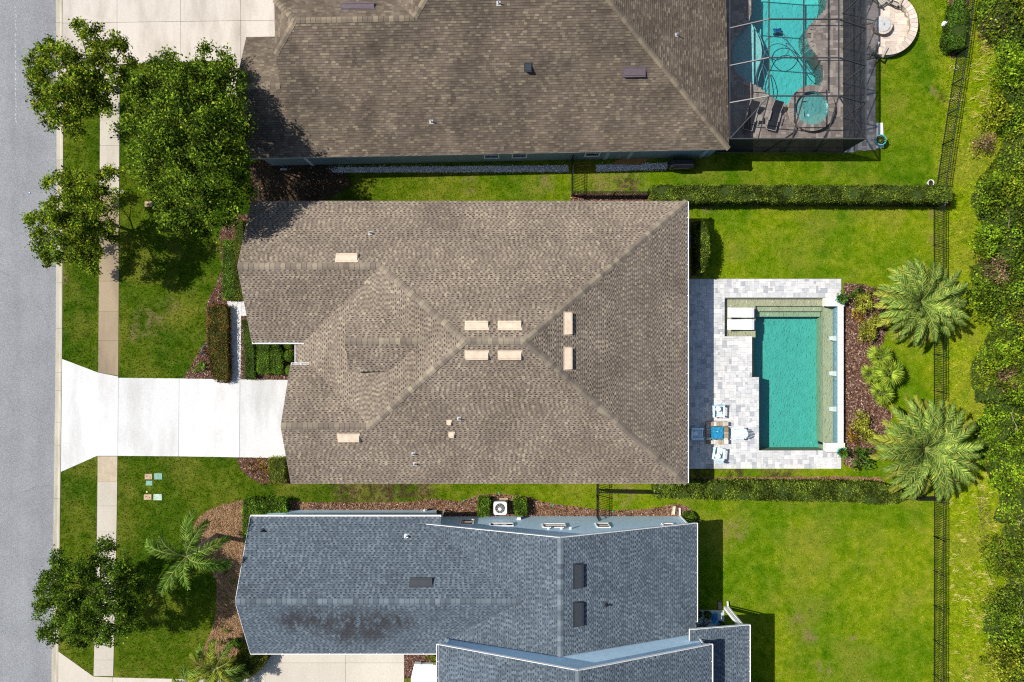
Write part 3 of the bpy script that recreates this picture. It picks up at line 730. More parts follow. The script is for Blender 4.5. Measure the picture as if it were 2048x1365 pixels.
# raised spill wall on the garden side with coping, tile and three spillways
mb = MB(); a0, a1 = P2(1671.6, 890, .45), P2(1687.2, 609, .45)
mb.box(a0[0]+.17, a0[1], -0.1, a1[0]-.02, a1[1], 0.40); mb.build("spill_wall", M_COPING, pool)
mb = MB(); mb.box(a0[0]+.15, a0[1]+.05, -0.3, a0[0]+.168, a1[1]-.05, 0.385); mb.build("tile_band", M_TILE, pool)
ylist = np.linspace(a0[1], a1[1], 22)
for i in range(21):
    mb = MB(); mb.cbox((a0[0]+.13+a1[0])/2, (ylist[i]+ylist[i+1])/2, 0.402, 0.45, a1[0]-a0[0]-.13, ylist[i+1]-ylist[i]-.006, 0, 0.006); mb.build("coping_stone", M_COPING, pool)
M_FOAM = plain("spill water sheet", (0.40,0.50,0.46), 0.3, 0.5)
for py in (677, 747.5, 818.5):
    q = P2(1668, py, .2)
    mb = MB(); mb.box(q[0]-.10, q[1]-.16, 0.20, q[0]+.16, q[1]+.16, 0.215); mb.box(q[0]-.10, q[1]-.17, 0.20, q[0]+.16, q[1]-.155, 0.26); mb.box(q[0]-.10, q[1]+.155, 0.20, q[0]+.16, q[1]+.17, 0.26)
    s = mb.build("spillway", M_SILVER, pool)
    mb = MB(); mb.add([(q[0]-.09,q[1]-.14,.218),(q[0]+.12,q[1]-.14,.218),(q[0]+.12,q[1]+.14,.218),(q[0]-.09,q[1]+.14,.218),(q[0]-.19,q[1]-.13,.1),(q[0]-.19,q[1]+.13,.1),(q[0]-.22,q[1]-.12,-.066),(q[0]-.22,q[1]+.12,-.066)],
           [(0,1,2,3),(4,0,3,5),(6,4,5,7)]); mb.build("water_sheet", M_FOAM, s)
for q in PLAT:
    pl = poly_px(q, .45); mb = MB(); mb.prism(pl, -0.1, 0.40); mb.build("plinth", M_COPING, pool)
    xs = [p[0] for p in pl]; ys_ = [p[1] for p in pl]
    for k in range(3):
        w = (max(xs)-min(xs))/3
        mb = MB(); mb.cbox(min(xs)+w*(k+.5), sum(ys_)/4, 0.402, 0.455, w-.006, max(ys_)-min(ys_)+.04, 0, 0.006); mb.build("coping_stone", M_COPING, pool)
# ------------------------------------------------------------------ shingled roofs
def clip_half(poly, k, lim, keep_ge):
    out = []; n = len(poly)
    for i in range(n):
        a, b = poly[i], poly[(i+1) % n]
        ia = (a[k] >= lim) if keep_ge else (a[k] <= lim); ib = (b[k] >= lim) if keep_ge else (b[k] <= lim)
        if ia: out.append(a)
        if ia != ib:
            t_ = (lim-a[k])/(b[k]-a[k]); out.append((a[0]+(b[0]-a[0])*t_, a[1]+(b[1]-a[1])*t_))
    return out
def area2(p):
    return abs(sum(p[i][0]*p[(i+1)%len(p)][1]-p[(i+1)%len(p)][0]*p[i][1] for i in range(len(p))))
def plane_frame(poly):
    p = [Vector(q) for q in poly]; n = Vector((0,0,0))
    for i in range(len(p)):
        n += (p[i]-p[0]).cross(p[(i+1)%len(p)]-p[0])
    n.normalize()
    if n.z < 0: n = -n
    u = Vector((0,0,1)).cross(n).normalized(); v = n.cross(u)
    return p[0], u, v, n
def shingle_plane(mb, poly, rng, e=0.142, teeth=True, gap=0.012):
    o, u, v, n = plane_frame(poly)
    ab = [((Vector(q)-o).dot(u), (Vector(q)-o).dot(v)) for q in poly]
    bmin = min(q[1] for q in ab); bmax = max(q[1] for q in ab); b0 = bmin - 0.01; ci = 0
    V, F = mb.v, mb.f
    while b0 < bmax:
        b1 = b0 + e
        band = clip_half(clip_half(ab, 1, b0+gap, True), 1, b1, False)  # gap bares dark felt to draw a shadow line under each course
        dk = rng.random() < .5
        if len(band) >= 3:
            amin = min(q[0] for q in band); amax = max(q[0] for q in band); a0 = math.floor(amin/.30)*.30 - .6 + (ci % 3)*.11 + rng.uniform(-.04, .04)
            ci += 1
            while a0 < amax:
                dk = not dk if (teeth or rng.random() < .6) else dk
                a1 = a0 + ((rng.uniform(.10,.15) if dk else rng.uniform(.13,.20)) if teeth else rng.uniform(.16,.34))
                full = clip_half(clip_half(band, 0, a0+0.002, True), 0, a1-0.002, False)
                if dk and teeth: parts_ = [(clip_half(full, 1, b0+e*.58, False), True), (clip_half(full, 1, b0+e*.58, True), False)]  # dark lower piece stands in for shade in the cutout
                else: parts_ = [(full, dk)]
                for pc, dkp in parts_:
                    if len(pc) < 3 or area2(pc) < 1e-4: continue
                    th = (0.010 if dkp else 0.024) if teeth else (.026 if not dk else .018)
                    k = len(pc); base = len(V)
                    top = []
                    for (a, b) in pc:
                        h = 0.005 + th*(1-(b-b0)/e); w = o + u*a + v*b
                        q = w + n*h; V.append((q.x,q.y,q.z))
                    for (a, b) in pc:
                        w = o + u*a + v*b; V.append((w.x,w.y,w.z))
                    f0 = len(F); F.append(tuple(range(base, base+k)))
                    for i in range(k):
                        j = (i+1) % k
                        if pc[i][1] > b1-0.004 and pc[j][1] > b1-0.004: continue
                        F.append((base+i, base+k+i, base+k+j, base+j))
                    mb.mi.extend([1 if dkp else 0]*(len(F)-f0))
                a0 = a1
        b0 = b1
def ridge_caps(parent, p, q, mat, rng, e=0.30, w=0.17, drop=0.075, droop2=None, lift=0.022):
    p, q = Vector(p), Vector(q); d = q-p; L_ = d.length; t_ = d.normalized()
    s = Vector((t_.y, -t_.x, 0)).normalized(); up = s.cross(t_).normalized()
    if up.z < 0: up = -up
    d2 = drop if droop2 is None else droop2
    m = MB(); h = e*0.54
    m.add([(-h, w, -drop-.0), (-h, w*.12, 0.002), (-h, -w*.12, 0.002), (-h, -w, -d2), (h, w, -drop+.018), (h, w*.12, 0.02), (h, -w*.12, 0.02), (h, -w, -d2+.018),
           (h, w, -drop-.02), (h, -w, -d2-.02)],
          [(0,4,5,1),(1,5,6,2),(2,6,7,3),(4,8,9,7,6,5),(0,8,4),(3,7,9)])
    me = bpy.data.meshes.new("ridge_cap"); me.from_pydata(m.v, [], m.f); set_mat(me, mat)
    b_ = bmesh.new(); b_.from_mesh(me); bmesh.ops.recalc_face_normals(b_, faces=b_.faces); b_.to_mesh(me); b_.free()
    rot = Matrix((t_, up.cross(t_), up)).transposed().to_euler()
    k = max(1, int(round(L_/e)))
    for i in range(k):
        c = p + t_*((i+.5)*L_/k) + up*lift
        inst(me, "ridge_cap", parent, c, rot)
def vent_on(parent, plane, x, y, L_, Wd, mat, name="vent", hgt=0.19):
    "a low off-ridge vent: L_ along the eave, Wd up the slope"
    o, u, v, n = plane_frame(plane)
    z = o.z - (n.x*(x-o.x)+n.y*(y-o.y))/n.z
    c = Vector((x,y,z))
    m = MB()
    pts = []
    for a, b, h in ((-L_/2,-Wd/2,hgt),(L_/2,-Wd/2,hgt),(L_/2,Wd/2,0.05),(-L_/2,Wd/2,0.05)):
        pts.append(c+u*a+v*b+n*h)
    low = [c+u*a+v*b for a, b in ((-L_/2,-Wd/2),(L_/2,-Wd/2),(L_/2,Wd/2),(-L_/2,Wd/2))]
    m.add(pts+low, [(0,1,2,3),(0,4,5,1),(1,5,6,2),(2,6,7,3),(3,7,4,0)])
    # side lips and base flashing
    fl = [c+u*a+v*b+n*0.034 for a, b in ((-L_/2-.07,-Wd/2-.05),(L_/2+.07,-Wd/2-.05),(L_/2+.07,Wd/2+.1),(-L_/2-.07,Wd/2+.1))]
    m.add(fl, [(0,1,2,3)])
    mid = [c+u*a+v*(-Wd/2+.09)+n*(hgt+.002) for a in (-L_/2, L_/2)]; mid2 = [c+u*a+v*(-Wd/2+.11)+n*(hgt+.004) for a in (-L_/2, L_/2)]
    m.add([mid[0],mid[1],mid2[1],mid2[0]], [(0,1,2,3)])
    return m.build(name, mat, parent)
def pipe_on(parent, plane, x, y, r=0.04, h=0.35, mat=None):
    o, u, v, n = plane_frame(plane)
    z = o.z - (n.x*(x-o.x)+n.y*(y-o.y))/n.z
    m = MB(); m.lathe(x, y, [(r*2.6, z-.02), (r*2.2, z+.05), (r*1.15, z+.1), (r, z+h), (r*.75, z+h), (r*.75, z+h-.1)], 10)
    a = [Vector((x,y,z))+u*p_+v*q_+n*.034 for p_, q_ in ((-.12,-.12),(.12,-.12),(.12,.14),(-.12,.14))]; m.add(a, [(0,1,2,3)])
    return m.build("vent_pipe", mat or M_LEAD, parent)
def xy_on(plane, px, py):
    "where the view ray through (px,py) meets a roof plane"
    o, u, v, n = plane_frame(plane)
    dx, dy = (px-1024)/1365.0, (682.5-py)/1365.0
    den = n.x*dx + n.y*dy - n.z
    s = (n.dot(o) - n.z*H)/den
    return dx*s, dy*s
def gutter(parent, p, q, out, mat=M_WHITE, w=0.13, h=0.12):
    "open trough from p to q hung on the outer side given by the unit vector out; hangers across it"
    p, q, out = Vector(p), Vector(q), Vector(out); m = MB(); z = Vector((0,0,1))
    def strip(a0, a1, b0, b1):
        vs_ = []
        for e_ in (p, q):
            for a, b in ((a0,b0),(a1,b0),(a1,b1),(a0,b1)): vs_.append(e_+out*a+z*b)
        m.add(vs_, [(0,1,2,3),(7,6,5,4),(0,4,5,1),(1,5,6,2),(2,6,7,3),(3,7,4,0)])
    strip(w-.035, w, -h, .012); strip(0.005, .02, -h, -.01)
    L_ = (q-p).length; d = (q-p).normalized(); k = max(2, int(L_/0.95))
    for i in range(k+1):
        c = p + d*(L_*(i+.02)/(k+.04)); m.bar(c+out*.005-z*.005, c+out*(w-.01)-z*.005, .03, .012)
    m.bar(p+out*.0-z*.06, p+out*w-z*.06, .01, h); m.bar(q+out*.0-z*.06, q+out*w-z*.06, .01, h)
    g_ = m.build("gutter", mat, parent)
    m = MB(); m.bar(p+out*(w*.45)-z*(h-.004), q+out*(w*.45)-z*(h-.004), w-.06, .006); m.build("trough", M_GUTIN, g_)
    return g_
def downspout(parent, pts, mat=M_WHITE):
    m = MB()
    for a, b in zip(pts[:-1], pts[1:]): m.bar(a, b, .09, .07)
    return m.build("downspout", mat, parent)
def window(parent, axis, fixed, a0, a1, z0, z1, out, fmat=M_WHITE):
    "a framed window on a wall: axis 'x' runs along x at y=fixed, or 'y' along y at x=fixed; out = +1/-1"
    def bx(mb, a, b, c0, c1, d0, d1):
        lo, hi = sorted((fixed+out*d0, fixed+out*d1))
        if axis == 'x': mb.box(a, lo, c0, b, hi, c1)
        else: mb.box(lo, a, c0, hi, b, c1)
    m = MB(); t_ = .07
    bx(m, a0-t_, a1+t_, z1, z1+t_+.02, 0, .045); bx(m, a0-t_-.02, a1+t_+.02, z0-t_, z0, 0, .06)
    bx(m, a0-t_, a0, z0, z1, 0, .06); bx(m, a1, a1+t_, z0, z1, 0, .06)
    f = m.build("window", fmat, parent)
    m = MB(); bx(m, a0, a1, z0, z1, .002, .02); m.build("pane", M_GLASS, f)
    if a1-a0 > .7 and z1-z0 > .7:
        m = MB(); bx(m, a0, a1, (z0+z1)/2-.02, (z0+z1)/2+.02, .02, .035); m.build("mullion", fmat, f)
    return f
def door(parent, axis, fixed, a0, a1, z1, out, mat, name="door", panels=0):
    def bx(mb, a, b, c0, c1, d0, d1):
        lo, hi = sorted((fixed+out*d0, fixed+out*d1))
        if axis == 'x': mb.box(a, lo, c0, b, hi, c1)
        else: mb.box(lo, a, c0, hi, b, c1)
    m = MB(); bx(m, a0, a1, .02, z1, .0, .04)
    for i in range(panels):
        bx(m, a0+.05, a1-.05, .08+i*(z1-.1)/panels, .02+(i+1)*(z1-.1)/panels, .04, .055)
    d_ = m.build(name, mat, parent)
    m = MB(); bx(m, a1-.15, a1-.08, 1.0, 1.06, .055, .11); m.build("handle", M_SILVER, d_)
    return d_
def roof_of(house, planes, mshingle, seed, th=0.16, e=0.142, teeth=True):
    m = MB()
    for pl in planes: m.slab(pl, th, -0.003)
    roof = m.build("roof", M_FELT, house)
    m = MB(); m.mi = []; rng = random.Random(seed)
    for pl in planes: shingle_plane(m, pl, rng, e, teeth)
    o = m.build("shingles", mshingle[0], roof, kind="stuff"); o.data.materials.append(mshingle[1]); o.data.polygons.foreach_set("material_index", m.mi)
    return roof
def fascia(parent, pts, mat=M_WHITE, h=0.17, t_=0.025):
    m = MB()
    for a, b in zip(pts[:-1], pts[1:]):
        a, b = Vector(a), Vector(b); m.bar(a-Vector((0,0,h*.5+.004)), b-Vector((0,0,h*.5+.004)), t_, h)
    return m.build("fascia", mat, parent)

M_FASC = plain("taupe fascia board", (0.16,0.13,0.11), 0.7, 0.2)
# ------------------------------------------------------------------ the brown roofed house in the middle
hc = thing("house", (-2, -0.2, 0), "house with clean brown shingle roof and cream roof vents, between driveway and pool", "house")
CN = [(-16.23,8.7,3),(10.87,8.7,3),(0.73,0,7.35),(-2.63,0,7.35),(-7.77,4.42,5.14),(-16.23,4.42,5.14)]
CNS = [(-16.23,4.42,5.14),(-7.77,4.42,5.14),(-12.98,-0.05,2.905),(-16.23,-0.05,2.905)]
CW = [(-2.63,0,7.35),(-7.77,4.42,5.14),(-12.98,-0.05,2.905),(-13.5,-0.05,2.676),(-13.5,-1.48,2.676),(-12.54,-1.48,3.09),(-8.43,-5.08,4.856)]
CSN = [(-13.755,-5.08,4.856),(-8.43,-5.08,4.856),(-12.54,-1.48,3.09),(-13.755,-1.48,3.09)]
CS = [(-13.755,-8.86,3),(-13.755,-5.08,4.856),(-8.43,-5.08,4.856),(-2.63,0,7.35),(0.73,0,7.35),(10.87,-8.86,3)]
CE = [(10.87,8.7,3),(10.87,-8.86,3),(0.73,0,7.35)]
DN = [(-9.6,0,6.27),(-5.145,0,6.27),(-7.23,1.78,5.37),(-9.6,1.78,5.37)]
DS = [(-9.6,0,6.27),(-5.145,0,6.27),(-7.23,-1.78,5.37),(-9.6,-1.78,5.37)]
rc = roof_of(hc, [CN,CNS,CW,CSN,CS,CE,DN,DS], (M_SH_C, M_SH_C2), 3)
rng = random.Random(5)
for a, b in (((-2.63,0,7.35),(0.73,0,7.35)), ((0.73,0,7.35),(10.87,8.7,3)), ((0.73,0,7.35),(10.87,-8.86,3)), ((-7.77,4.42,5.14),(-2.63,0,7.35)), ((-8.43,-5.08,4.856),(-2.63,0,7.35)),
             ((-16.23,4.42,5.14),(-7.77,4.42,5.14)), ((-13.755,-5.08,4.856),(-8.43,-5.08,4.856)), ((-9.6,0,6.27),(-5.145,0,6.27))):
    hip = abs(b[2]-a[2]) > .1
    if hip and b[2] < a[2]: a, b = b, a
    ridge_caps(rc, a, b, M_CAP_C, rng, 0.31, 0.19, 0.055 if hip else 0.085)
for (px, py, pl) in ((694.5,516.5,CN),(954,651.5,CN),(1020,651.5,CN),(698,875.5,CS),(954,710.5,CS),(1020,710.5,CS)):
    x, y = xy_on(pl, px, py); vent_on(rc, pl, x, y, 1.25, 0.42, M_VENT_C)
for (px, py) in ((1135.5,647.5),(1135.5,717.5)):
    x, y = xy_on(CE, px, py); vent_on(rc, CE, x, y, 1.22, 0.40, M_VENT_C)
for (px, py, s) in ((898.5,845,.2),(903.5,869.5,.26)):
    x, y = xy_on(CS, px, py); vent_on(rc, CS, x, y, s, s, M_VENT_C, "vent", .16)
for (px, py, pl) in ((741,467,CN),(918,837.5,CS),(827,908,CS),(830,928,CS)):
    x, y = xy_on(pl, px, py); pipe_on(rc, pl, x, y)
m = MB()
FOOT = [(-15.85,8.3),(10.45,8.3),(10.45,-8.45),(-13.35,-8.45),(-13.35,-1.9),(-12.6,-1.9),(-12.6,.35),(-15.85,.35)]
m.prism(FOOT, 0, 2.70)
for xg, ys_, zr in ((-15.85, (.35, 8.3, 4.42), 5.14), (-13.35, (-8.45, -1.9, -5.08), 4.856)):
    za = zr-.5*abs(ys_[0]-ys_[2])-.2; zb = zr-.5*abs(ys_[1]-ys_[2])-.2
    m.add([(xg,ys_[0],2.70),(xg,ys_[1],2.70),(xg,ys_[1],zb),(xg,ys_[2],zr-.2),(xg,ys_[0],za),(xg+.15,ys_[0],2.70),(xg+.15,ys_[1],2.70),(xg+.15,ys_[1],zb),(xg+.15,ys_[2],zr-.2),(xg+.15,ys_[0],za)],
          [(0,1,2,3,4),(9,8,7,6,5),(1,6,7,2),(2,7,8,3),(3,8,9,4),(4,9,5,0)])
m.build("wall", M_BEIGE, hc)
m = MB(); m.prism([(-16.2,8.68),(10.85,8.68),(10.85,-8.84),(-13.73,-8.84),(-13.73,-1.5),(-12.6,-1.5),(-12.6,-.03),(-16.2,-.03)], 2.702, 2.76); m.build("soffit", M_WHITE, hc)
m = MB(); m.box(-9.4,-1.5,4.25,-9.25,1.5,5.36); m.box(-9.25,1.38,4.3,-7.4,1.5,5.36); m.box(-9.25,-1.5,4.3,-7.4,-1.38,5.36)
m.add([(-9.4,-1.5,5.362),(-9.4,1.5,5.362),(-9.4,0,6.06),(-9.25,-1.5,5.362),(-9.25,1.5,5.362),(-9.25,0,6.06)], [(0,1,2),(5,4,3),(0,2,5,3),(1,4,5,2)]); m.build("dormer_wall", M_BEIGE, hc)
gutter(hc, (10.88,8.68,2.985), (10.88,-8.84,2.985), (1,0,0))
gutter(hc, (-16.2,-0.055,2.89), (-12.95,-0.055,2.89), (0,-1,0))
gutter(hc, (-13.505,-0.19,2.66), (-13.505,-1.34,2.66), (-1,0,0))
gutter(hc, (-13.73,-1.475,3.075), (-12.56,-1.475,3.075), (0,1,0))
fascia(hc, [(-16.245,8.7,2.99),(-16.245,4.42,5.13),(-16.245,-.05,2.895)], M_FASC); fascia(hc, [(-13.77,-8.86,2.99),(-13.77,-5.08,4.846),(-13.77,-1.48,3.08)], M_FASC)
fascia(hc, [(-16.23,8.71,2.99),(10.87,8.71,2.99)], M_BEIGE); fascia(hc, [(-13.75,-8.87,2.99),(10.87,-8.87,2.99)], M_BEIGE)
door(hc, 'y', -13.35, -7.6, -2.9, 2.2, -1, M_WHITE, "garage_door", 4)
door(hc, 'y', -12.6, -1.3, -.3, 2.1, -1, M_TANWOOD)
window(hc, 'y', -15.85, 3.0, 5.6, .9, 2.2, -1)
for a in (-11, -5, 2, 7): window(hc, 'x', 8.3, a, a+1.1, .9, 2.1, 1)
for a in (-8, 0, 5): window(hc, 'x', -8.45, a, a+1.1, .9, 2.1, -1)
f = window(hc, 'y', 10.45, -4.5, 2.0, .1, 2.3, 1)

# ------------------------------------------------------------------ the long weathered brown house to the north
ht = thing("house", (0, 11.7, 0), "house with streaky weathered brown roof joined to the screened pool enclosure", "house", None, R(1.13))
TS = [(-16.39,11.7,3),(13.5,11.7,3),(4.44,20.4,7.35),(-4,20.4,7.35),(-5.46,18.6,6.45),(-12.3,18.6,6.45),(-13.7,17.0,5.65),(-13.7,15.46,4.88),(-16.39,15.46,4.88)]
TLN = [(-16.39,15.46,4.88),(-13.7,15.46,4.88),(-13.7,19.23,2.995),(-16.39,19.23,2.995)]
THN = [(-12.3,18.6,6.45),(-5.46,18.6,6.45),(-11.25,25.5,3.0),(-13.7,25.5,3.0),(-13.7,20.2,5.65)]
THW = [(-12.3,18.6,6.45),(-13.7,17.0,5.65),(-13.7,20.2,5.65)]
TW = [(-4,20.4,7.35),(-5.46,18.6,6.45),(-11.25,25.5,3.0),(-11.25,29.1,3.0)]
TN = [(-4,20.4,7.35),(4.44,20.4,7.35),(13.5,29.1,3.0),(-11.25,29.1,3.0)]
TE = [(13.5,11.7,3),(13.5,29.1,3),(4.44,20.4,7.35)]
rt = roof_of(ht, [TS,TLN,THN,THW,TW,TN,TE], (M_SH_T, M_SH_T2), 8, teeth=False)
for a, b in (((-4,20.4,7.35),(4.44,20.4,7.35)), ((13.5,11.7,3),(4.44,20.4,7.35)), ((13.5,29.1,3),(4.44,20.4,7.35)), ((-5.46,18.6,6.45),(-4,20.4,7.35)), ((-12.3,18.6,6.45),(-5.46,18.6,6.45)),
             ((-13.7,17.0,5.65),(-12.3,18.6,6.45)), ((-13.7,20.2,5.65),(-12.3,18.6,6.45)), ((-16.39,15.46,4.88),(-13.75,15.46,4.88))):
    hip = abs(b[2]-a[2]) > .1
    ridge_caps(rt, a, b, M_CAP_T, rng, 0.30, 0.17, 0.05 if hip else 0.08)
def locT(x, y): # world to the house's unrotated frame
    c, s = math.cos(R(-1.13)), math.sin(R(-1.13)); return x*c-(y-11.7)*s, x*s+(y-11.7)*c+11.7
def vT(px, py, pl, f, *a):
    x, y = locT(*xy_on(pl, px, py)); return f(rt, pl, x, y, *a)
vT(716, 13, THN, vent_on, 1.85, .34, M_VENT_T); vT(1269, 145, TS, vent_on, 1.3, .45, M_VENT_T); vT(1056.5, 136, TS, vent_on, .36, .38, M_VENT_B, "vent", .3)
vT(997, 8, TS, pipe_on, .033, .35); vT(863, 245, TS, pipe_on, .033, .35); vT(1353, 70, TE, pipe_on, .033, .35)
m = MB(); m.prism([(-13.3,12.0),(13.1,12.0),(13.1,28.7),(-10.9,28.7),(-10.9,25.1),(-13.3,25.1)], 0, 2.72); m.prism([(-16.0,12.0),(-13.3,12.0),(-13.3,18.9),(-16.0,18.9)], 0, 2.715)
m.add([(-16,12.1,2.715),(-16,18.85,2.715),(-16,15.46,4.66),(-15.85,12.1,2.715),(-15.85,18.85,2.715),(-15.85,15.46,4.66)], [(0,1,2),(5,4,3),(0,2,5,3),(1,4,5,2)])
m.add([(-13.4,12.1,2.715),(-13.4,25.2,2.715),(-13.4,20.2,5.4),(-13.4,17.0,5.4),(-13.25,12.1,2.715),(-13.25,25.2,2.715),(-13.25,20.2,5.4),(-13.25,17.0,5.4)], [(0,1,2,3),(7,6,5,4),(1,5,6,2),(2,6,7,3),(3,7,4,0)])
m.build("wall", M_TEALWALL, ht)
m = MB(); m.prism([(-16.36,11.72),(13.47,11.72),(13.47,29.07),(-11.22,29.07),(-11.22,25.47),(-13.67,25.47),(-13.67,19.2),(-16.36,19.2)], 2.722, 2.78); m.build("soffit", M_WHITE, ht)
fascia(ht, [(-16.39,11.69,2.99),(13.5,11.69,2.99)], M_BEIGE); fascia(ht, [(13.51,11.7,2.99),(13.51,29.1,2.99)], M_BRONZE)
fascia(ht, [(-16.4,11.7,2.99),(-16.4,15.46,4.87),(-16.4,19.23,2.985)], M_FASC)
for px in (983, 1039, 1186):
    x = (px-1024)*43.8/1365; x, _ = locT(x, 12); window(ht, 'x', 12.0, x-.42, x+.42, .95, 2.1, -1)
for px in (1216, 1263, 1413):
    x = locT((px-1024)*44/1365, 12)[0]; m = MB(); m.box(x-.13, 11.955, 0, x+.13, 12.0, 2.7); m.build("corner_trim", M_LID_PALE if False else plain("pale teal trim",(0.36,0.43,0.43),.8,.2), ht)
x = locT((612-1024)*44/1365, 12)[0]; m = MB(); m.box(x-.1, 11.955, 0, x+.1, 12.0, 2.7); m.build("corner_trim", M_WHITE, ht)
x = locT((1268-1024)*44.6/1365, 12)[0]
window(ht, 'y', -16.0, 14.2, 16.6, .9, 2.1, -1); door(ht, 'y', -13.4, 19.6, 24.6, 2.3, -1, M_WHITE, "garage_door", 4)

# ------------------------------------------------------------------ the blue house to the south
hb = thing("house", (0, -16, 0), "light blue clapboard house with slate grey shingle roof and white gutters", "house")
BN = [(-16.3,-10.97,3),(-4.4,-10.97,3),(-4.4,-11.36,3.204),(-5.31,-11.36,3.204),(.56,-15.37,5.3),(-16.3,-15.37,5.3)]
BS = [(-16.3,-15.37,5.3),(.56,-15.37,5.3),(-3.95,-18.2,3.69),(-4.0,-18.2,3.69),(-4.0,-19.41,3.0),(-16.3,-19.41,3.0)]
BW = [(2.8,-11.36,6.1),(-5.31,-11.36,3.204),(.56,-15.37,5.3),(-3.95,-18.2,3.69),(2.8,-18.2,6.1)]
BE = [(2.8,-11.36,6.1),(2.8,-18.2,6.1),(11.46,-18.2,3.0),(11.46,-11.36,3.0)]
GW = [(3.63,-18.02,8.2),(3.63,-32,8.2),(-4.36,-32,5.0),(-4.36,-18.02,5.0)]
GE = [(3.63,-18.02,8.2),(3.63,-32,8.2),(11.8,-32,5.0),(11.8,-18.02,5.0)]
PO = [(10.8,-17.55,4.05),(14.6,-17.55,3.36),(14.6,-31,3.36),(10.8,-31,4.05)]
rb = roof_of(hb, [BN,BS,BW,BE,GW,GE,PO], (M_SH_B, M_SH_B2), 12, 0.14)
for a, b, dd in (((-16.3,-15.37,5.3),(.56,-15.37,5.3),.09), ((2.8,-11.36,6.1),(2.8,-18.2,6.1),.06), ((3.63,-18.02,8.2),(3.63,-26,8.2),.065)):
    ridge_caps(rb, a, b, M_CAP_B, rng, 0.30, 0.18, dd)
for (px, py, pl, L_, w_) in ((843,1164.5,BN,1.3,.42),(1156.5,1151.5,BE,1.35,.5),(1156.5,1228,BE,1.35,.5)):
    x, y = xy_on(pl, px, py); vent_on(rb, pl, x, y, L_, w_, M_VENT_B)
for (px, py, pl) in ((813,1072,BN),(526,1061,BN),(1211,1209,BE)):
    x, y = xy_on(pl, px, py); pipe_on(rb, pl, x, y, .05, .35, M_WHITE if px == 813 else M_VENT_B)
m = MB()
m.prism([(-15.95,-11.25),(-5.0,-11.25),(-5.0,-19.1),(-15.95,-19.1)], 0, 2.78)
m.add([(-15.95,-11.25,2.78),(-15.95,-19.1,2.78),(-15.95,-19.1,3.02),(-15.95,-15.37,5.14),(-15.95,-11.25,2.99),(-15.8,-11.25,2.78),(-15.8,-19.1,2.78),(-15.8,-19.1,3.02),(-15.8,-15.37,5.14),(-15.8,-11.25,2.99)],
      [(0,1,2,3,4),(9,8,7,6,5),(1,6,7,2),(2,7,8,3),(3,8,9,4),(4,9,5,0)])
xz = [(-4.998,0),(11.1,0),(11.1,2.98),(2.8,5.945),(-4.998,3.16)]
for y0, y1 in ((-11.67,-11.85),):
    n = len(xz); m.add([(a,y0,b) for a, b in xz]+[(a,y1,b) for a, b in xz], [tuple(range(n)), tuple(range(n,2*n))[::-1]]+[(i,n+i,n+(i+1)%n,(i+1)%n) for i in range(n)])
m.box(10.95,-18.2,0,11.1,-11.851,2.95); m.box(-4.998,-19.1,0,-4.85,-11.851,2.9)
xz = [(-4.0,0),(11.4,0),(11.4,5.02),(3.63,8.03),(-4.0,4.98)]
n = len(xz); m.add([(a,-18.24,b) for a, b in xz]+[(a,-18.4,b) for a, b in xz], [tuple(range(n)), tuple(range(n,2*n))[::-1]]+[(i,n+i,n+(i+1)%n,(i+1)%n) for i in range(n)])
m.box(-4.0,-31.6,0,-3.85,-18.401,4.98); m.box(11.25,-31.6,0,11.4,-18.401,5.02); m.box(-3.85,-31.6,0,11.25,-31.45,5.0)
m.build("wall", M_BLUEWALL, hb)
m = MB(); m.prism([(-16.28,-10.99),(-5.0,-10.99),(-5.0,-19.39),(-16.28,-19.39)], 2.782, 2.84); m.build("soffit", M_WHITE, hb)
fascia(hb, [(-5.35,-11.345,3.20),(2.8,-11.345,6.11),(11.46,-11.345,3.01)]); fascia(hb, [(-4.36,-18.005,5.02),(3.63,-18.005,8.22),(11.8,-18.005,5.02)])
fascia(hb, [(-16.31,-10.97,3.0),(-16.31,-15.37,5.3),(-16.31,-19.41,3.0)]); fascia(hb, [(10.8,-17.535,4.06),(14.6,-17.535,3.37)]); fascia(hb, [(10.79,-17.55,4.06),(10.79,-18.2,4.06)])
gutter(hb, (-16.28,-10.965,2.99), (-4.42,-10.965,2.99), (0,1,0)); gutter(hb, (-16.28,-19.415,2.99), (-4.5,-19.415,2.99), (0,-1,0), w=.10)
gutter(hb, (11.465,-11.34,2.99), (11.465,-17.5,2.99), (1,0,0), w=.11); gutter(hb, (11.805,-18.0,4.99), (11.805,-31.9,4.99), (1,0,0)); gutter(hb, (14.605,-17.53,3.35), (14.605,-30.9,3.35), (1,0,0))
gutter(hb, (-4.365,-18.0,4.99), (-4.365,-31.9,4.99), (-1,0,0))
downspout(hb, [(11.5,-11.42,2.9),(11.15,-11.6,2.6),(11.15,-11.6,.15),(11.15,-11.1,.1)]); downspout(hb, [(11.84,-18.1,4.9),(11.45,-18.15,4.6),(11.45,-18.15,3.9),(11.45,-17.75,3.85)])
downspout(hb, [(-4.42,-18.1,4.9),(-4.05,-18.15,4.7),(-4.05,-18.15,3.8)]); downspout(hb, [(-4.5,-11.0,2.85),(-4.5,-11.25,2.6),(-4.5,-11.25,.1)])
def bw(px0, px1, z0, z1):
    k = (H-(z0+z1)/2)/1365; window(hb, 'x', -11.67, (px0-1024)*k, (px1-1024)*k, z0, z1, 1)
bw(923,946,1.0,2.1); bw(982,1025,1.9,2.4); bw(1087,1130,2.05,2.75); bw(1194,1217,1.9,2.75); bw(1328,1347,2.0,2.7)
m = MB()
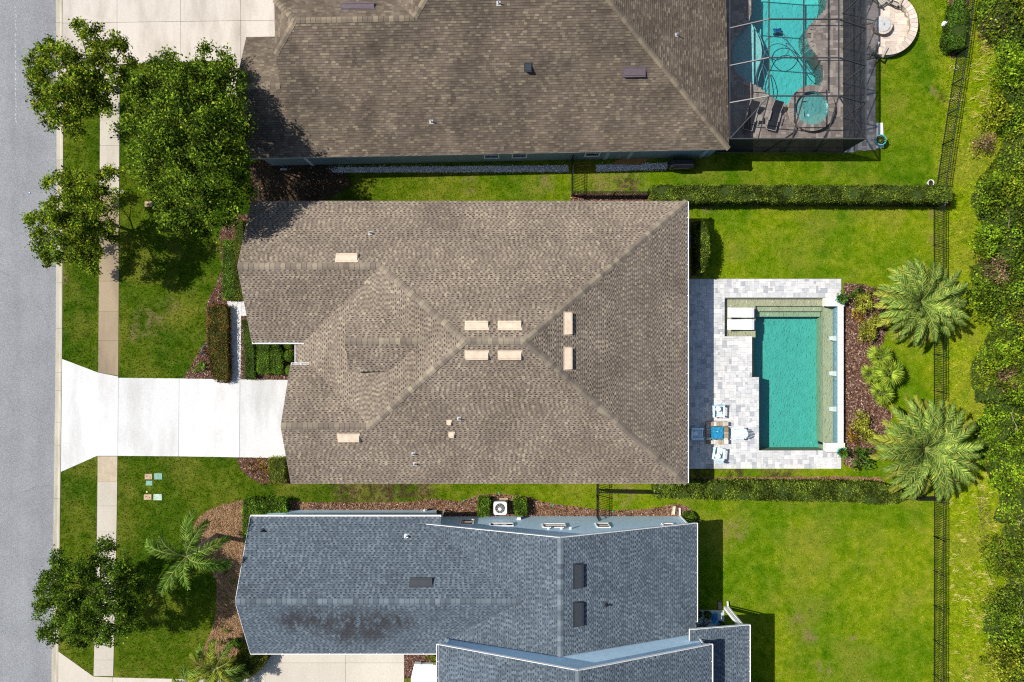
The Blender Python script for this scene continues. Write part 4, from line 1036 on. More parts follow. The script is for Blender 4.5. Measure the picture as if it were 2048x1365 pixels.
for px in (1097, 1123, 1141): x = (px-1024)*42.3/1365; m.lathe(x, -11.60, [(.06,3.1),(.09,3.14),(.09,3.2),(.03,3.24)], 8); m.bar((x,-11.67,3.17),(x,-11.6,3.17),.05)
m.build("wall_light", M_WHITE, hb)
x = (1038-1024)*44.6/1365; m = MB(); m.box(x-.12,-11.67,.55,x+.12,-11.52,.95); m.tube([(x,-11.58,.6),(x-.1,-11.5,.2),(x-.35,-11.3,.06)],.025,6); m.build("electric_box", M_ACWHITE, hb)
for a in (-14.5,-9.5): door(hb, 'x', -19.1, a, a+4.6, 2.2, -1, M_WHITE, "garage_door", 4)
window(hb, 'y', -15.95, -16.3, -14.4, 1.0, 2.3, -1)
# white front porch in the corner
m = MB(); m.prism(poly_px([(828.5,1328.5),(900,1328.5),(900,1420),(822,1420),(822,1357)], .15), -.02, .15); porch = m.build("porch_floor", M_PORCH, hb)
m = MB(); q = poly_px([(828.5,1328.5),(841,1328.5),(841,1341),(828.5,1341)], .5); m.prism(q, .15, .5); q = poly_px([(841,1329.5),(880,1329.5),(880,1337),(841,1337)], .45); m.prism(q, .15, .45); m.build("porch_kerb", M_WHITE, hb)
# patio under the eaves at the back
M_ = MB(); M_.prism(poly_px([(1375,1220.5),(1448,1220.5),(1448,1262),(1500,1262),(1500,1400),(1375,1400)]), -.02, .05); patio = M_.build("patio", M_PATIOB, kind="structure")
m = MB(); q = P2(1444,1224.5,1.5); m.box(14.1,-17.85,.05,14.28,-17.67,3.2); m.build("post", M_WHITE, hb)
m = MB(); m.bar((14.19,-17.76,3.28),(14.19,-31,3.28),.18,.16); m.bar((11.5,-17.76,3.36),(14.1,-17.76,3.28),.12,.14); m.build("beam", M_WHITE, hb)
downspout(hb, [(14.65,-17.6,3.3),(14.32,-17.6,3.1),(14.32,-17.6,.2),(14.32,-17.3,.14)])
m = MB(); a, b = P2(1436,1203,.05), P2(1443,1219,.05); m.box(a[0],b[1],.0,b[0],b[1]+.5,.07); sp_ = m.build("splash_block", plain("grey splash block",(.2,.17,.16),.9,.1)); tag(sp_, "dark grey splash block on the grass beside the blue house patio", "splash block")
m = MB(); a = P2(1346,1028,.05); m.add([(a[0]-.13,a[1]-.05,.0),(a[0]+.1,a[1]-.05,.0),(a[0]+.17,a[1]+.5,.0),(a[0]-.02,a[1]+.5,.0),(a[0]-.13,a[1]-.05,.1),(a[0]+.1,a[1]-.05,.1),(a[0]+.17,a[1]+.5,.06),(a[0]-.02,a[1]+.5,.06),(a[0]-.08,a[1],.07),(a[0]+.06,a[1],.07),(a[0]+.12,a[1]+.47,.03),(a[0]+.03,a[1]+.47,.03)],
     [(0,1,5,4),(1,2,6,5),(2,3,7,6),(3,0,4,7),(4,5,9,8),(5,6,10,9),(6,7,11,10),(7,4,8,11),(8,9,10,11)])
tag(m.build("splash_block", plain("cream splash block",(.55,.50,.38),.8,.2)), "cream splash block in the mulch under a white downspout", "splash block")
# ------------------------------------------------------------------ grass blades
GX = []
for q in (FOOT, [(-16,12.0-.3),(13.4,12.3),(13.4,29),(-16,29)], [(-15.95,-11.25),(-5,-11.25),(-5,-11.67),(11.1,-11.67),(11.1,-18.2),(11.4,-18.2),(11.4,-31.6),(-4,-31.6),(-4,-19.1),(-15.95,-19.1)]): GX.append(q)
GX += BEDS + [DECK, TPOOL]
GX += [poly_px(q) for q in ([(125.2,718),(197,745),(199,745),(238,752.5),(238,756),(604,760.5),(604,916.5),(480,915),(236,911.8),(236,1355),(388,1359),(388,1500),(100,1500),(117,1303),(188,1353),(195,912),(122.5,944)],
    [(126,-140),(640,-140),(640,120),(482,121),(482,202),(454,202),(454,122),(240,129),(239.5,752.5),(198,746),(200,137),(127,166)], [(530,1300),(808.5,1300),(808.5,1450),(520,1450),(520,1335)],
    [(1440,-150),(1757,-150),(1757,118),(1750,126),(1750,248),(1766,248),(1766,300),(1692,306),(1455,309)], [(1375,1220),(1500,1220),(1500,1450),(1375,1450)], [(1684,596),(1691,596),(1691,905),(1684,905)])]
cc = P2(1765, 55)
def grass_points(x0, y0, x1, y1, dens):
    n = int((x1-x0)*(y1-y0)*dens)
    x = NPR.uniform(x0, x1, n); y = NPR.uniform(y0, y1, n)
    krx = np.array([interp(KR, 682.5-30*b) for b in np.linspace(y0, y1, 60)])
    kx = (np.interp(y, np.linspace(y0, y1, 60), krx)-1024)/30
    k = x > kx + 0.04
    for q in GX: k &= ~in_poly(x, y, q)
    k &= (x-cc[0])**2+(y-cc[1])**2 > 2.08**2
    return x[k], y[k]
def blades(x, y, h, w, lean, per=3):
    x = np.repeat(x, per); y = np.repeat(y, per); n = len(x)
    x = x + NPR.normal(0, .02, n); y = y + NPR.normal(0, .02, n)
    a = NPR.uniform(0, 2*np.pi, n); hh = h*NPR.uniform(.5, 1.3, n); ww = w*NPR.uniform(.6, 1.4, n)
    b = NPR.uniform(0, 2*np.pi, n); ln = lean*NPR.uniform(.2, 1.2, n)
    z0 = np.full(n, -.005)
    p0 = np.stack([x-np.cos(a)*ww, y-np.sin(a)*ww, z0], 1); p1 = np.stack([x+np.cos(a)*ww, y+np.sin(a)*ww, z0], 1)
    p2 = np.stack([x+np.cos(b)*ln, y+np.sin(b)*ln, hh], 1)
    return np.stack([p0, p1, p2], 1)
x, y = grass_points(-30.2, -23.5, -4, 23.5, 130); quads_obj("grass", blades(x, y, .06, .018, .06), M_GRASS, kind="stuff")
x, y = grass_points(-4, -23.5, 28.2, 23.5, 120); quads_obj("grass", blades(x, y, .06, .018, .065), M_GRASS, kind="stuff")
x, y = grass_points(28.2, -23.5, 35, 23.5, 80); quads_obj("rough_grass", blades(x, y, .13, .018, .18), M_GRASS, kind="stuff")
M_HAY = chip_mat("dry grass stalks", [(0.0,(0.16,0.16,0.02)),(0.5,(0.36,0.34,0.05)),(1.0,(0.58,0.52,0.17))])
n = 190; cx_ = NPR.uniform(28.9, 33, n); cy_ = -NPR.uniform(7.5, 24, n); cx_[:50] = NPR.uniform(29,32,50); cy_[:50] = NPR.uniform(14,22,50)
x = np.repeat(cx_, 9); y = np.repeat(cy_, 9); a = np.repeat(NPR.uniform(-.6, 1.0, n), 9)+NPR.normal(0,.35,n*9); L_ = NPR.uniform(.12,.45,n*9)
x = x+NPR.normal(0,.06,n*9); y = y+NPR.normal(0,.06,n*9)
d0 = np.stack([np.cos(a),np.sin(a),np.zeros(n*9)],1); s0 = np.stack([-np.sin(a),np.cos(a),np.zeros(n*9)],1)*.009
p = np.stack([x,y,NPR.uniform(.03,.14,n*9)],1); q = p+d0*L_[:,None]; q[:,2] += NPR.uniform(0,.12,n*9)
quads_obj("dry_grass", np.stack([p-s0,p+s0,q+s0,q-s0],1), M_HAY, kind="stuff")

# ------------------------------------------------------------------ foliage builders
def leaf_quads(c, size, up=0.5, asp=0.6, jit=1.0):
    n = len(c)
    nr = NPR.normal(size=(n,3))*jit; nr[:,2] = np.abs(nr[:,2])+up; nr /= np.linalg.norm(nr,axis=1)[:,None]
    r = NPR.normal(size=(n,3)); t_ = np.cross(nr, r); t_ /= np.linalg.norm(t_,axis=1)[:,None]+1e-9; b = np.cross(nr,t_)
    s = (size*NPR.uniform(.6,1.35,n))[:,None]
    return np.stack([c-t_*s*.5, c+b*s*asp*.5+nr*s*.06, c+t_*s*.5-nr*s*.08, c-b*s*asp*.5+nr*s*.06], 1)
def clumps(lobes, per_m2, crad, nleaf, fill=0.25):
    "leaf clusters over the upper shells of the lobes (x,y,z,r,rz)"
    out = []
    for (x, y, z, r, rz) in lobes:
        k = max(4, int(per_m2*r*r*3.0))
        d = NPR.normal(size=(k,3)); d[:,2] = np.where(d[:,2] < -0.25, -d[:,2]*.6, d[:,2]); d /= np.linalg.norm(d,axis=1)[:,None]
        q_ = NPR.random(k); rad = np.where(q_ < fill, NPR.uniform(.3,.8,k), np.where(q_ > .86, NPR.uniform(1.1,1.42,k), NPR.uniform(.78,1.1,k)))
        cen = np.array([x,y,z]) + d*rad[:,None]*np.array([r,r,rz])
        m = np.maximum(3, (nleaf*NPR.uniform(.5,1.5,k)).astype(int))
        m = np.maximum(3, (m*np.where(rad > 1.1, .45, 1)).astype(int))
        c = np.repeat(cen, m, axis=0) + NPR.normal(size=(m.sum(),3))*crad*np.array([1,1,.7])
        out.append(c)
    return np.concatenate(out)
def lobes_px(L_, z, rzf=.8):
    out = []
    for l in L_:
        zz = z + (l[3] if len(l) > 3 else 0); s = 1365/(H-zz); x, y, _ = P(l[0], l[1], zz); r = l[2]/s
        out.append((x, y, zz, r, r*rzf))
    return out
def tree(name, label, group, base, lobes, mat, leaf, per, crad, nleaf, tr=.13, branches=True, up=.5, cat="tree"):
    cx = sum(l[0] for l in lobes)/len(lobes); cy = sum(l[1] for l in lobes)/len(lobes); cz = sum(l[2] for l in lobes)/len(lobes)
    t_ = thing(name, (base[0], base[1], 0), label, cat, group)
    m = MB(); fork = Vector((base[0]*.5+cx*.5, base[1]*.5+cy*.5, cz*.45))
    m.tube([(base[0],base[1],-.05), (base[0]+.02,base[1],.3), tuple(fork), (cx,cy,cz*.9)], [tr*1.3, tr, tr*.8, tr*.4], 9)
    m.build("trunk", M_BARK, t_)
    m = MB()
    for l in lobes:
        s = fork.lerp(Vector((cx,cy,cz*.9)), NPR.random()*.6); e_ = Vector(l[:3])
        mid = s.lerp(e_, .5)+Vector((NPR.normal()*.15, NPR.normal()*.15, .1))
        m.tube([s, mid, e_], [tr*.38, tr*.25, tr*.10], 5)
        for _ in range(5):
            d = Vector(NPR.normal(size=3)); d.z = abs(d.z)*.6; d.normalize()
            m.tube([mid.lerp(e_, NPR.random()), e_+d*l[3]*.85], [tr*.1, tr*.03], 4)
    m.build("branches", M_BARK, t_)
    c = clumps(lobes, per, crad, nleaf)
    quads_obj("crown", leaf_quads(c, leaf, up), mat, t_)
    return t_
# street trees
T1 = lobes_px([(183,72,22,-.3),(160,55,10,-.8),(120,110,27),(82,120,22,-.4),(163,125,30,.5),(222,98,24,-.3),(100,165,34,.1),(150,185,40,.8),(208,150,33,.4),(118,225,30,-.1),(165,238,27,-.2),(238,160,22,-.2),(200,205,30,.3),(75,160,16,-.7),(85,210,12,-.9),(262,125,8,-.9),(250,95,7,-.9),(150,270,10,-1)], 4.6)
tree("maple_tree", "green maple street tree on the verge beside the aged grey driveway", "street trees along the kerb", P2(222,175), T1, F_MAPLE, .145, 9, .17, 105)
T2 = lobes_px([(148,362,20,-.2),(122,352,9,-.8),(100,370,9,-.9),(215,358,14,-.3),(228,342,10,-.8),(165,398,34,.4),(118,430,30),(88,448,20,-.4),(62,440,8,-1.1),(150,450,38,.8),(200,440,32,.5),(92,488,22,-.4),(130,500,28,.1),(185,500,32,.3),(182,538,16,-.4),(215,400,24),(230,475,14,-.5),(100,520,9,-.9),(75,470,9,-.9)], 4.0)
tree("maple_tree", "yellow tinged maple street tree overhanging the kerb north of the white driveway", "street trees along the kerb", P2(225,450), T2, F_AMBER, .14, 9, .165, 105)
T3 = lobes_px([(335,150,34,-.4),(425,140,30,-.6),(465,150,22,-.9),(380,180,50,.3),(300,200,44,-.2),(445,200,48),(285,270,42,-.3),(370,265,66,1.0),(450,275,52,.3),(325,330,48,.1),(410,345,62,.6),(475,330,30,-.4),(375,410,46),(440,420,40,-.2),(345,430,26,-.6),(488,375,18,-.7),(275,225,20,-.8),(470,230,30,-.3),(485,255,16,-.6),(345,118,10,-1.2),(410,105,10,-1.2),(455,118,10,-1.2),(285,175,15,-.9),(370,455,16,-.9),(415,462,12,-1)], 6.0)
tree("elm_tree", "large bright green tree on the front lawn touching the northern brown roof", None, P2(432,322), T3, F_BIG, .15, 6.5, .22, 105, .18)
T4 = lobes_px([(205,1105,22,-.2),(222,1092,12,-.6),(130,1128,24,-.2),(175,1135,28,.2),(240,1130,26,-.1),(105,1165,20,-.3),(160,1175,44,.8),(228,1182,42,.6),(275,1160,20,-.4),(105,1215,26,-.1),(165,1235,40,.5),(232,1240,36,.3),(270,1205,26,-.2),(115,1258,22,-.3),(160,1270,20,-.3),(205,1272,16,-.4),(85,1180,9,-.8),(82,1213,9,-.8),(88,1265,8,-.8),(282,1250,10,-.7)], 4.4, .85)
tree("oak_tree", "dense dark green oak on the verge south of the driveways, beside a feathery palm", "street trees along the kerb", P2(236,1165), T4, F_OAK, .12, 12, .15, 110, .15)

def hedge(name, label, px, z1, mat, leaf=.085, dens=330, cat="hedge", group=None, ztop_px=True, rnd=.10, lump=.05):
    "clipped hedge: outline seen at its top"
    pl = poly_px(px, z1 if ztop_px else 0)
    cx = sum(p[0] for p in pl)/len(pl); cy = sum(p[1] for p in pl)/len(pl)
    h_ = thing(name, (cx, cy, 0), label, cat, group)
    def shrink(k):
        out = []
        for p in pl:
            v = Vector((p[0]-cx, p[1]-cy)); L_ = max(v.length, .01); out.append((p[0]-v.x/L_*min(k, L_*.5), p[1]-v.y/L_*min(k, L_*.5)))
        return out
    m = MB(); m.prism(shrink(.10), 0.0, z1-.10); m.build("twigs", M_TWIG, h_)
    xs = [p[0] for p in pl]; ys_ = [p[1] for p in pl]
    A = (max(xs)-min(xs))*(max(ys_)-min(ys_)); n = int(A*dens)
    x = NPR.uniform(min(xs), max(xs), n); y = NPR.uniform(min(ys_), max(ys_), n); k = in_poly(x, y, pl); x, y = x[k], y[k]
    zz = z1 - np.abs(NPR.normal(0, .055, len(x))) + lump*np.sin(x*2.3+y*1.1)*np.sin(y*3.1-x*.7)
    top = np.stack([x, y, zz], 1)
    per = sum(math.dist(pl[i], pl[(i+1)%len(pl)]) for i in range(len(pl)))
    sides = []
    for i in range(len(pl)):
        a, b = pl[i], pl[(i+1)%len(pl)]; k = int(math.dist(a,b)*z1*dens*.6)
        t_ = NPR.random(k); j = NPR.normal(0,.045,k)
        L_ = math.dist(a,b)+1e-6; nx_, ny_ = (b[1]-a[1])/L_, -(b[0]-a[0])/L_
        sides.append(np.stack([a[0]+(b[0]-a[0])*t_+nx_*j, a[1]+(b[1]-a[1])*t_+ny_*j, NPR.uniform(.02, z1, k)], 1))
    c = np.concatenate([top]+sides)
    quads_obj("foliage", leaf_quads(c, leaf, .25, .6), mat, h_)
    return h_
def box(x0, y0, x1, y1): return [(x0,y0),(x1,y0),(x1,y1),(x0,y1)]
def wob(x0, y0, x1, y1, a=2.0, step=18, seed=0):
    r = random.Random(seed); pts = []
    def seg(p, q):
        L_ = math.dist(p, q); k = max(1, int(L_/step))
        for i in range(k): pts.append((p[0]+(q[0]-p[0])*i/k+r.uniform(-a,a), p[1]+(q[1]-p[1])*i/k+r.uniform(-a,a)))
    seg((x0,y0),(x1,y0)); seg((x1,y0),(x1,y1)); seg((x1,y1),(x0,y1)); seg((x0,y1),(x0,y0)); return pts
hedge("hedge", "long clipped dark hedge dividing the two northern back lawns", wob(1306,371,1905,402,1.8,16,1), 1.42, F_HEDGE, .095, 620, lump=.11)
hedge("hedge", "long loose hedge along the southern edge of the pool garden ending at the big palm", [(1310,968),(1400,966),(1520,966),(1640,967),(1760,968),(1800,980),(1812,998),(1790,1008),(1740,1008),(1690,1003),(1560,1002),(1430,999),(1310,996)], 1.05, F_HEDGE, .12, 460, lump=.1)
hedge("hedge", "curved hedge screening the pool equipment beside the middle house's back corner", [(1403,441),(1409,447),(1414,456),(1418,470),(1419.5,490),(1418,512),(1414,530),(1409,541),(1403,545),(1402,510),(1402,475)], 1.75, F_HEDGE, .09, 600)
hedge("hedge", "bronze red clipped hedge along the white walkway", [(416,612),(432,609),(452,611),(454,650),(455,700),(456,750),(452,765),(436,765),(424,757),(414,700),(413,650)], .68, F_RED, .08, 520)
hedge("hedge", "flat topped green hedge in front of the middle house's bedroom gable", box(444,480,468.5,598), .75, F_BOX, .08, 450)
hedge("hedge", "taller olive hedge tight against the middle house's front wall", [(468.5,440),(485,440),(487,520),(486,598),(468,598)], 1.05, F_OLIVE, .08, 430)
hedge("hedge", "narrow low box hedge beside the white walkway in front of the porch", [(484,640),(500,641),(508,690),(508,758),(489,758),(487,700)], .6, F_DKBOX, .07, 480)
hedge("boxwood", "squared boxwood nearest the walkway in the porch bed, taller block", [(513,686),(537,686),(537.5,744),(530,748.5),(516,747),(513.5,740)], .9, F_BOX, .07, 560, "shrub", "clipped boxwoods in the porch bed")
hedge("boxwood", "squared boxwood in the middle of the porch bed, shorter block", [(541,697),(556,697),(562.5,706),(563,744),(556,749),(543,748),(539,740),(539,704)], .85, F_BOX, .07, 560, "shrub", "clipped boxwoods in the porch bed")
hedge("boxwood", "small boxwood block under the gutter at the porch bed's upper edge, left one", [(538.5,685),(556,685),(557,696),(540,698)], .75, F_BOX, .07, 560, "shrub", "clipped boxwoods in the porch bed")
def ball(name, label, px, py, r, z, mat, leaf=.07, n=900, cat="shrub", group=None, flat=.8, jit=.06):
    x, y, _ = P(px, py, z); s = 1365/(H-z); r = r/s
    b_ = thing(name, (x, y, 0), label, cat, group)
    m = MB(); m.lathe(x, y, [(r*.3,0),(r*.55,z*.3),(r*.78,z*.62),(r*.55,z*.9),(r*.1,z*.98)], 10); m.build("twigs", M_TWIG, b_)
    d = NPR.normal(size=(n,3)); d[:,2] = np.where(d[:,2]<-.4, -d[:,2], d[:,2]); d /= np.linalg.norm(d,axis=1)[:,None]
    rad = 1-np.abs(NPR.normal(0,jit,n))
    zc = z*.5; c = np.array([x,y,zc]) + d*rad[:,None]*np.array([r,r,z*.5])
    quads_obj("foliage", leaf_quads(c, leaf, .3, .6), mat, b_); return b_
ball("boxwood", "round clipped boxwood ball in the porch bed, the full one by the white gutter", 574.5, 712.5, 12, .75, F_BOX, .065, 1100, group="clipped boxwoods in the porch bed")
ball("boxwood", "round boxwood ball half under the garage roof edge", 577, 741, 10.5, .7, F_BOX, .065, 1000, group="clipped boxwoods in the porch bed")
ball("boxwood", "small boxwood tucked below the long white gutter beside the porch", 574, 689, 10, .7, F_BOX, .065, 900, group="clipped boxwoods in the porch bed")
def shrub(name, label, px, py, lob, z, mat, leaf=.1, per=14, crad=.10, nleaf=16, cat="shrub", group=None, rzf=.75):
    L_ = lobes_px([(px+a, py+b, r) + ((d,) if True else ()) for a, b, r, d in lob], z, rzf)
    x, y, _ = P(px, py, z*.5)
    s_ = thing(name, (x, y, 0), label, cat, group)
    m = MB()
    for l in L_:
        m.tube([(x+NPR.normal()*.05, y+NPR.normal()*.05, -.02), (l[0]*.6+x*.4, l[1]*.6+y*.4, l[2]*.55), (l[0],l[1],l[2]+l[4]*.5)], [.03,.022,.008], 5)
    m.build("stems", M_BARK, s_)
    quads_obj("foliage", leaf_quads(clumps(L_, per, crad, nleaf), leaf, .4, .6), mat, s_); return s_
shrub("shrub", "low leafy green shrub beside the driveway corner of the bronze hedge", 402, 735, [(0,0,9,0),(-8,4,6,-.1),(7,5,7,0),(2,-9,6,-.1)], .35, F_BOX, .1, 26, .08)
shrub("shrub", "tiny blue flowered plant at the tip of the front mulch bed", 407, 703, [(0,0,6,0),(2,-8,4,0)], .25, foliage("blue green leaves", (.03,.07,.04),(.06,.13,.09),(.12,.2,.2),(.15,.2,.5)), .08, 26, .06)
hedge("shrub", "yellow green clipped shrub at the garage corner of the middle house", [(536,918),(552,917),(568,917),(569,965),(552,968),(537,962)], .8, F_YEL if False else foliage("lime hedge leaves",(.04,.06,.006),(.14,.16,.012),(.28,.29,.03)), .075, 480, "shrub")
shrub("croton", "orange croton next to the driveway's lower edge by the garage", 522, 936, [(0,-8,10,0),(5,8,10,0),(-6,3,8,-.1),(8,20,7,-.1)], .5, F_ORANGE, .1, 24, .08)
shrub("shrub", "scrappy reddish ground shrub at the driveway end of the garage bed", 492, 930, [(0,-6,8,-.1),(6,6,7,-.1)], .3, F_RED, .09, 16, .08)
# pool bed
shrub("shrub", "pale yellow variegated shrub nearest the upper turquoise pot", 1727, 606, [(0,0,16,0),(-9,9,10,-.1),(9,-6,10,-.1)], .8, F_YEL, .12, 26, .11, 24)
shrub("shrub", "yellow variegated shrub in the mulch between the two upper palms", 1735, 660, [(0,0,15,0),(-3,14,12,-.1),(8,-12,11,0),(-8,-5,8,-.1)], .75, F_YEL, .12, 26, .11, 24)
shrub("croton", "orange brown croton between the two pale yellow shrubs", 1716, 634, [(0,0,10,0),(4,8,7,-.1)], .45, F_ORANGE, .1, 20, .08)
shrub("shrub", "golden shrub beside the raised pool wall next to the southern date palm", 1719, 846, [(0,-6,15,0),(0,10,15,0),(8,2,10,0)], .8, F_YEL, .12, 28, .11, 24)
shrub("croton", "dark orange low croton just above the lower turquoise pot", 1702, 878, [(0,0,9,0),(8,8,8,-.1)], .4, F_ORANGE, .1, 20, .08)
shrub("shrub", "dark green strappy bush below the lower turquoise pot", 1722, 918, [(0,0,15,0),(14,8,11,-.1),(-10,10,9,-.1),(6,-12,9,0)], .6, F_DKBOX, .16, 22, .12, 18)
shrub("shrub", "deep green bush with a pale flower next to the upper turquoise pot", 1712, 586, [(0,0,11,0),(-10,6,9,-.1),(12,-6,9,-.1)], .6, F_DKBOX, .13, 22, .10)
shrub("shrub", "pale yellow shrub in the crook of the northern date palm's lower fronds", 1752, 640, [(0,0,13,0),(-8,8,9,-.1),(6,-8,9,0)], .7, F_YEL, .12, 26, .11, 24)
shrub("shrub", "pale creamy shrub touching the southern date palm's left fronds", 1738, 876, [(0,0,12,0),(8,7,9,-.1),(-6,-8,9,0)], .7, F_YEL, .12, 26, .11, 24)
shrub("shrub", "low bronze shrub at the pool wall below the golden shrub", 1704, 862, [(0,0,9,0),(4,9,7,-.1)], .4, F_ORANGE, .1, 24, .09)
shrub("shrub", "small olive shrub in the upper mulch beside the turquoise pot's spill", 1748, 584, [(0,0,11,0),(-9,3,8,-.1),(9,4,8,-.1)], .5, F_OLIVE, .11, 24, .10)
shrub("shrub", "rounded olive shrub at the lower lawn's bottom corner beside the golden palm", 455, 1345, [(0,0,13,0),(-9,7,9,-.1),(8,-6,9,0)], .6, F_OLIVE, .1, 26, .10, 24)
# blue house planting
hedge("hedge", "bright green hedge around the corner of the blue house", [(487,1000),(572,1000),(572,1031),(500,1033),(499,1085),(486,1080),(484,1020)], .85, F_BOX, .10, 480)
hedge("hedge", "small squared hedge left of the white air conditioner", box(957,998,979,1033), .85, F_BOX, .10, 480)
hedge("hedge", "small squared hedge right of the white air conditioner", [(1028,1000),(1052,999),(1054,1030),(1032,1033)], .8, F_BOX, .10, 480)
ball("shrub", "round shrub at the blue house's back corner by the downspout", 1379, 1040, 16, .6, F_BOX, .10, 900)
hedge("shrub", "big golden green shrub in the driveway corner below the blue house", [(466,1322),(480,1302),(505,1299),(530,1302),(533,1318),(520,1340),(500,1356),(478,1364),(462,1356)], 1.0, F_OLIVE, .10, 420, "shrub", lump=.12)
ball("shrub", "dark rounded shrub near the lower corner of the blue house's front gable", 473, 1289, 10, .5, F_BOX, .09, 600)
for px, py, r, lab in ((452,1261,6,"tiny seedling plant in pine straw between two others below the orange flower"), (440,1284,6,"tiny seedling plant in pine straw closest to the lower lawn edge"), (453,1199,5,"tiny seedling plant in pine straw beside the blue house's gable tip"), (467,1162,8,"small green plant hugging the blue house wall in the pine straw"), (452,1144,5,"small dark seedling in the pine straw shade under the palm")):
    shrub("seedling", lab, px, py, [(0,0,r,0),(3,2,r*.6,0)], .2, F_BOX, .08, 26, .05, 10, "plant", "seedlings in the pine straw bed")
shrub("flower", "small orange flowering plant in the pine straw bed", 450, 1229, [(0,0,5,0)], .2, F_ORANGE, .08, 30, .05, 12, "plant")
shrub("shrub", "yellow green shrub beside the white porch", 868, 1316, [(0,0,9,0),(-8,-3,6,0),(6,5,6,0)], .4, foliage("lime leaves",(.05,.09,.006),(.2,.25,.015),(.42,.42,.03)), .12, 22, .08)
shrub("grass_tuft", "lime green strappy plant spilling by the blue house's upper gutter", 540, 1028, [(-20,0,5,0),(0,2,6,0),(8,-2,5,0)], .5, foliage("lime blades",(.06,.14,.01),(.16,.36,.02),(.3,.5,.05)), .16, 20, .10, 12, "plant")
# northern house garden
hedge("shrub", "dense green shrub beside the pink and white ornament at the far fence corner", [(1912,2),(1926,-6),(1938,20),(1934,60),(1926,95),(1905,97),(1897,80),(1904,40)], 1.0, F_DKBOX, .11, 560, "shrub", lump=.15)

# ------------------------------------------------------------------ palms
def frond_mesh(name, L_, elev, droop, nl, ll, mat_i, seed, w=.028, plum=0.0, mats=None):
    "a feather frond: starts at the origin, runs along +x, rising at elev and bending by droop"
    r = random.Random(seed); m = MB(); pts = []; p = Vector((0,0,0)); ang = elev; k = 14; yb = r.uniform(-.12,.12)
    tans = []
    for i in range(k+1):
        pts.append(p.copy()); d = Vector((math.cos(ang), yb*i/k, math.sin(ang))); tans.append(d.normalized()); p = p + d*(L_/k); ang -= droop/k*(0.4+1.2*i/k)
    m.tube(pts, [.035*(1-.85*i/k)+.004 for i in range(k+1)], 5)
    nr = len(m.f)
    for j in range(nl):
        s = .10+.90*j/(nl-1); f_ = s*k; i = min(k-1, int(f_)); a = pts[i].lerp(pts[i+1], f_-i); t_ = tans[i]
        side = Vector((-t_.y, t_.x, 0)).normalized(); up = t_.cross(side); up = -up if up.z < 0 else up
        l = ll*(math.sin(math.pi*(.12+.80*s))**.7)*r.uniform(.85,1.1)
        for sg in (-1, 1):
            fw = r.uniform(.45,.75)+.5*s; lift = .22*(1-s)+r.uniform(-.12,.12) + (r.uniform(-plum,plum) if plum else 0)
            d = (t_*fw + side*sg*(1.0-.35*s) + up*lift).normalized()
            b = d.cross(up).normalized()*w*r.uniform(.8,1.2)
            tip = a + d*l - Vector((0,0,l*.18)); mid = a + d*l*.5
            m.add([a-b*.5, mid-b, tip, mid+b, a+b*.5], [(0,1,2,3,4)])
    me = bpy.data.meshes.new(name); me.from_pydata(m.v, [], m.f)
    me.materials.append(M_RACHIS); me.materials.append(mats)
    idx = [0]*nr + [1]*(len(me.polygons)-nr); me.polygons.foreach_set("material_index", idx)
    return me
def palm(label, crown, base, tiers, trunk_r, mat_low, mat, seed, plum=0, group=None, w=.028):
    p_ = thing("palm_tree", (base[0], base[1], 0), label, "palm tree", group)
    c = Vector(crown); m = MB(); n = 12; pts = []
    for i in range(n+1):
        t_ = i/n; pts.append((base[0]+(c.x-base[0])*t_, base[1]+(c.y-base[1])*t_, c.z*t_-.03))
    m.tube(pts, [trunk_r*(1.15 if i == 0 else 1.0)*(1+.08*(i%2)) for i in range(n)]+[trunk_r*.7], 12); m.build("trunk", M_PALMBARK, p_)
    r = random.Random(seed)
    for (cnt, L_, elev, droop, nl, ll, mt, a0) in tiers:
        var = [frond_mesh("frond", L_*r.uniform(.92,1.06), R(elev+r.uniform(-5,5)), R(droop+r.uniform(-8,8)), nl, ll, 1, r.random(), w, plum, mt) for _ in range(4)]
        for i in range(cnt):
            az = a0 + 2*math.pi*(i+r.uniform(-.3,.3))/cnt
            o = inst(var[i % 4], "frond", p_, (c.x+math.cos(az)*.08, c.y+math.sin(az)*.08, c.z+r.uniform(-.05,.05)), (0, r.uniform(-.1,.1), az))
    return p_
ca = P(1840, 606, 2.0)
palm("northern date palm with a broad silvery green crown overhanging the black fence", ca, (ca[0]-.05, ca[1], 0), [(20,2.75,12,50,40,.50,F_DATEO,.1),(20,2.8,30,62,42,.52,F_DATE,.3),(14,2.7,48,72,42,.50,F_DATE,0),(7,1.9,66,60,34,.42,F_DATE,.5),(3,2.6,-6,40,34,.40,F_DEAD,1.1)], .2, None, None, 3, group="date palms by the pool", w=.028)
cb = P(1848, 898, 2.3)
palm("southern date palm, the largest crown, with orange fruit stalks at its heart", cb, (cb[0]-.05, cb[1], 0), [(22,3.3,14,50,44,.56,F_DATEO,0),(22,3.35,32,62,46,.58,F_DATE,.2),(15,3.1,50,74,44,.55,F_DATE,.1),(7,2.1,68,60,36,.45,F_DATE,.4),(4,3.0,-6,40,36,.42,F_DEAD,2.0)], .24, None, None, 9, group="date palms by the pool", w=.028)
fp = thing("fruit_cluster", P(1826, 893, 2.5), "bunch of orange fruit stalks in the southern date palm", "fruit")
m = MB(); q = P(1826, 893, 2.55); rr = random.Random(2)
for _ in range(70):
    d = Vector((rr.gauss(-.4,1), rr.gauss(.1,1), rr.uniform(-.2,.9))).normalized(); m.bar((q[0]+.25,q[1]-.06,q[2]), (q[0]+d.x*.3, q[1]+d.y*.3, q[2]+.15+d.z*.2), .018)
m.build("stalks", M_CONE, fp)
cq = P(373, 1113, 4.9); bq = P2(433, 1071)
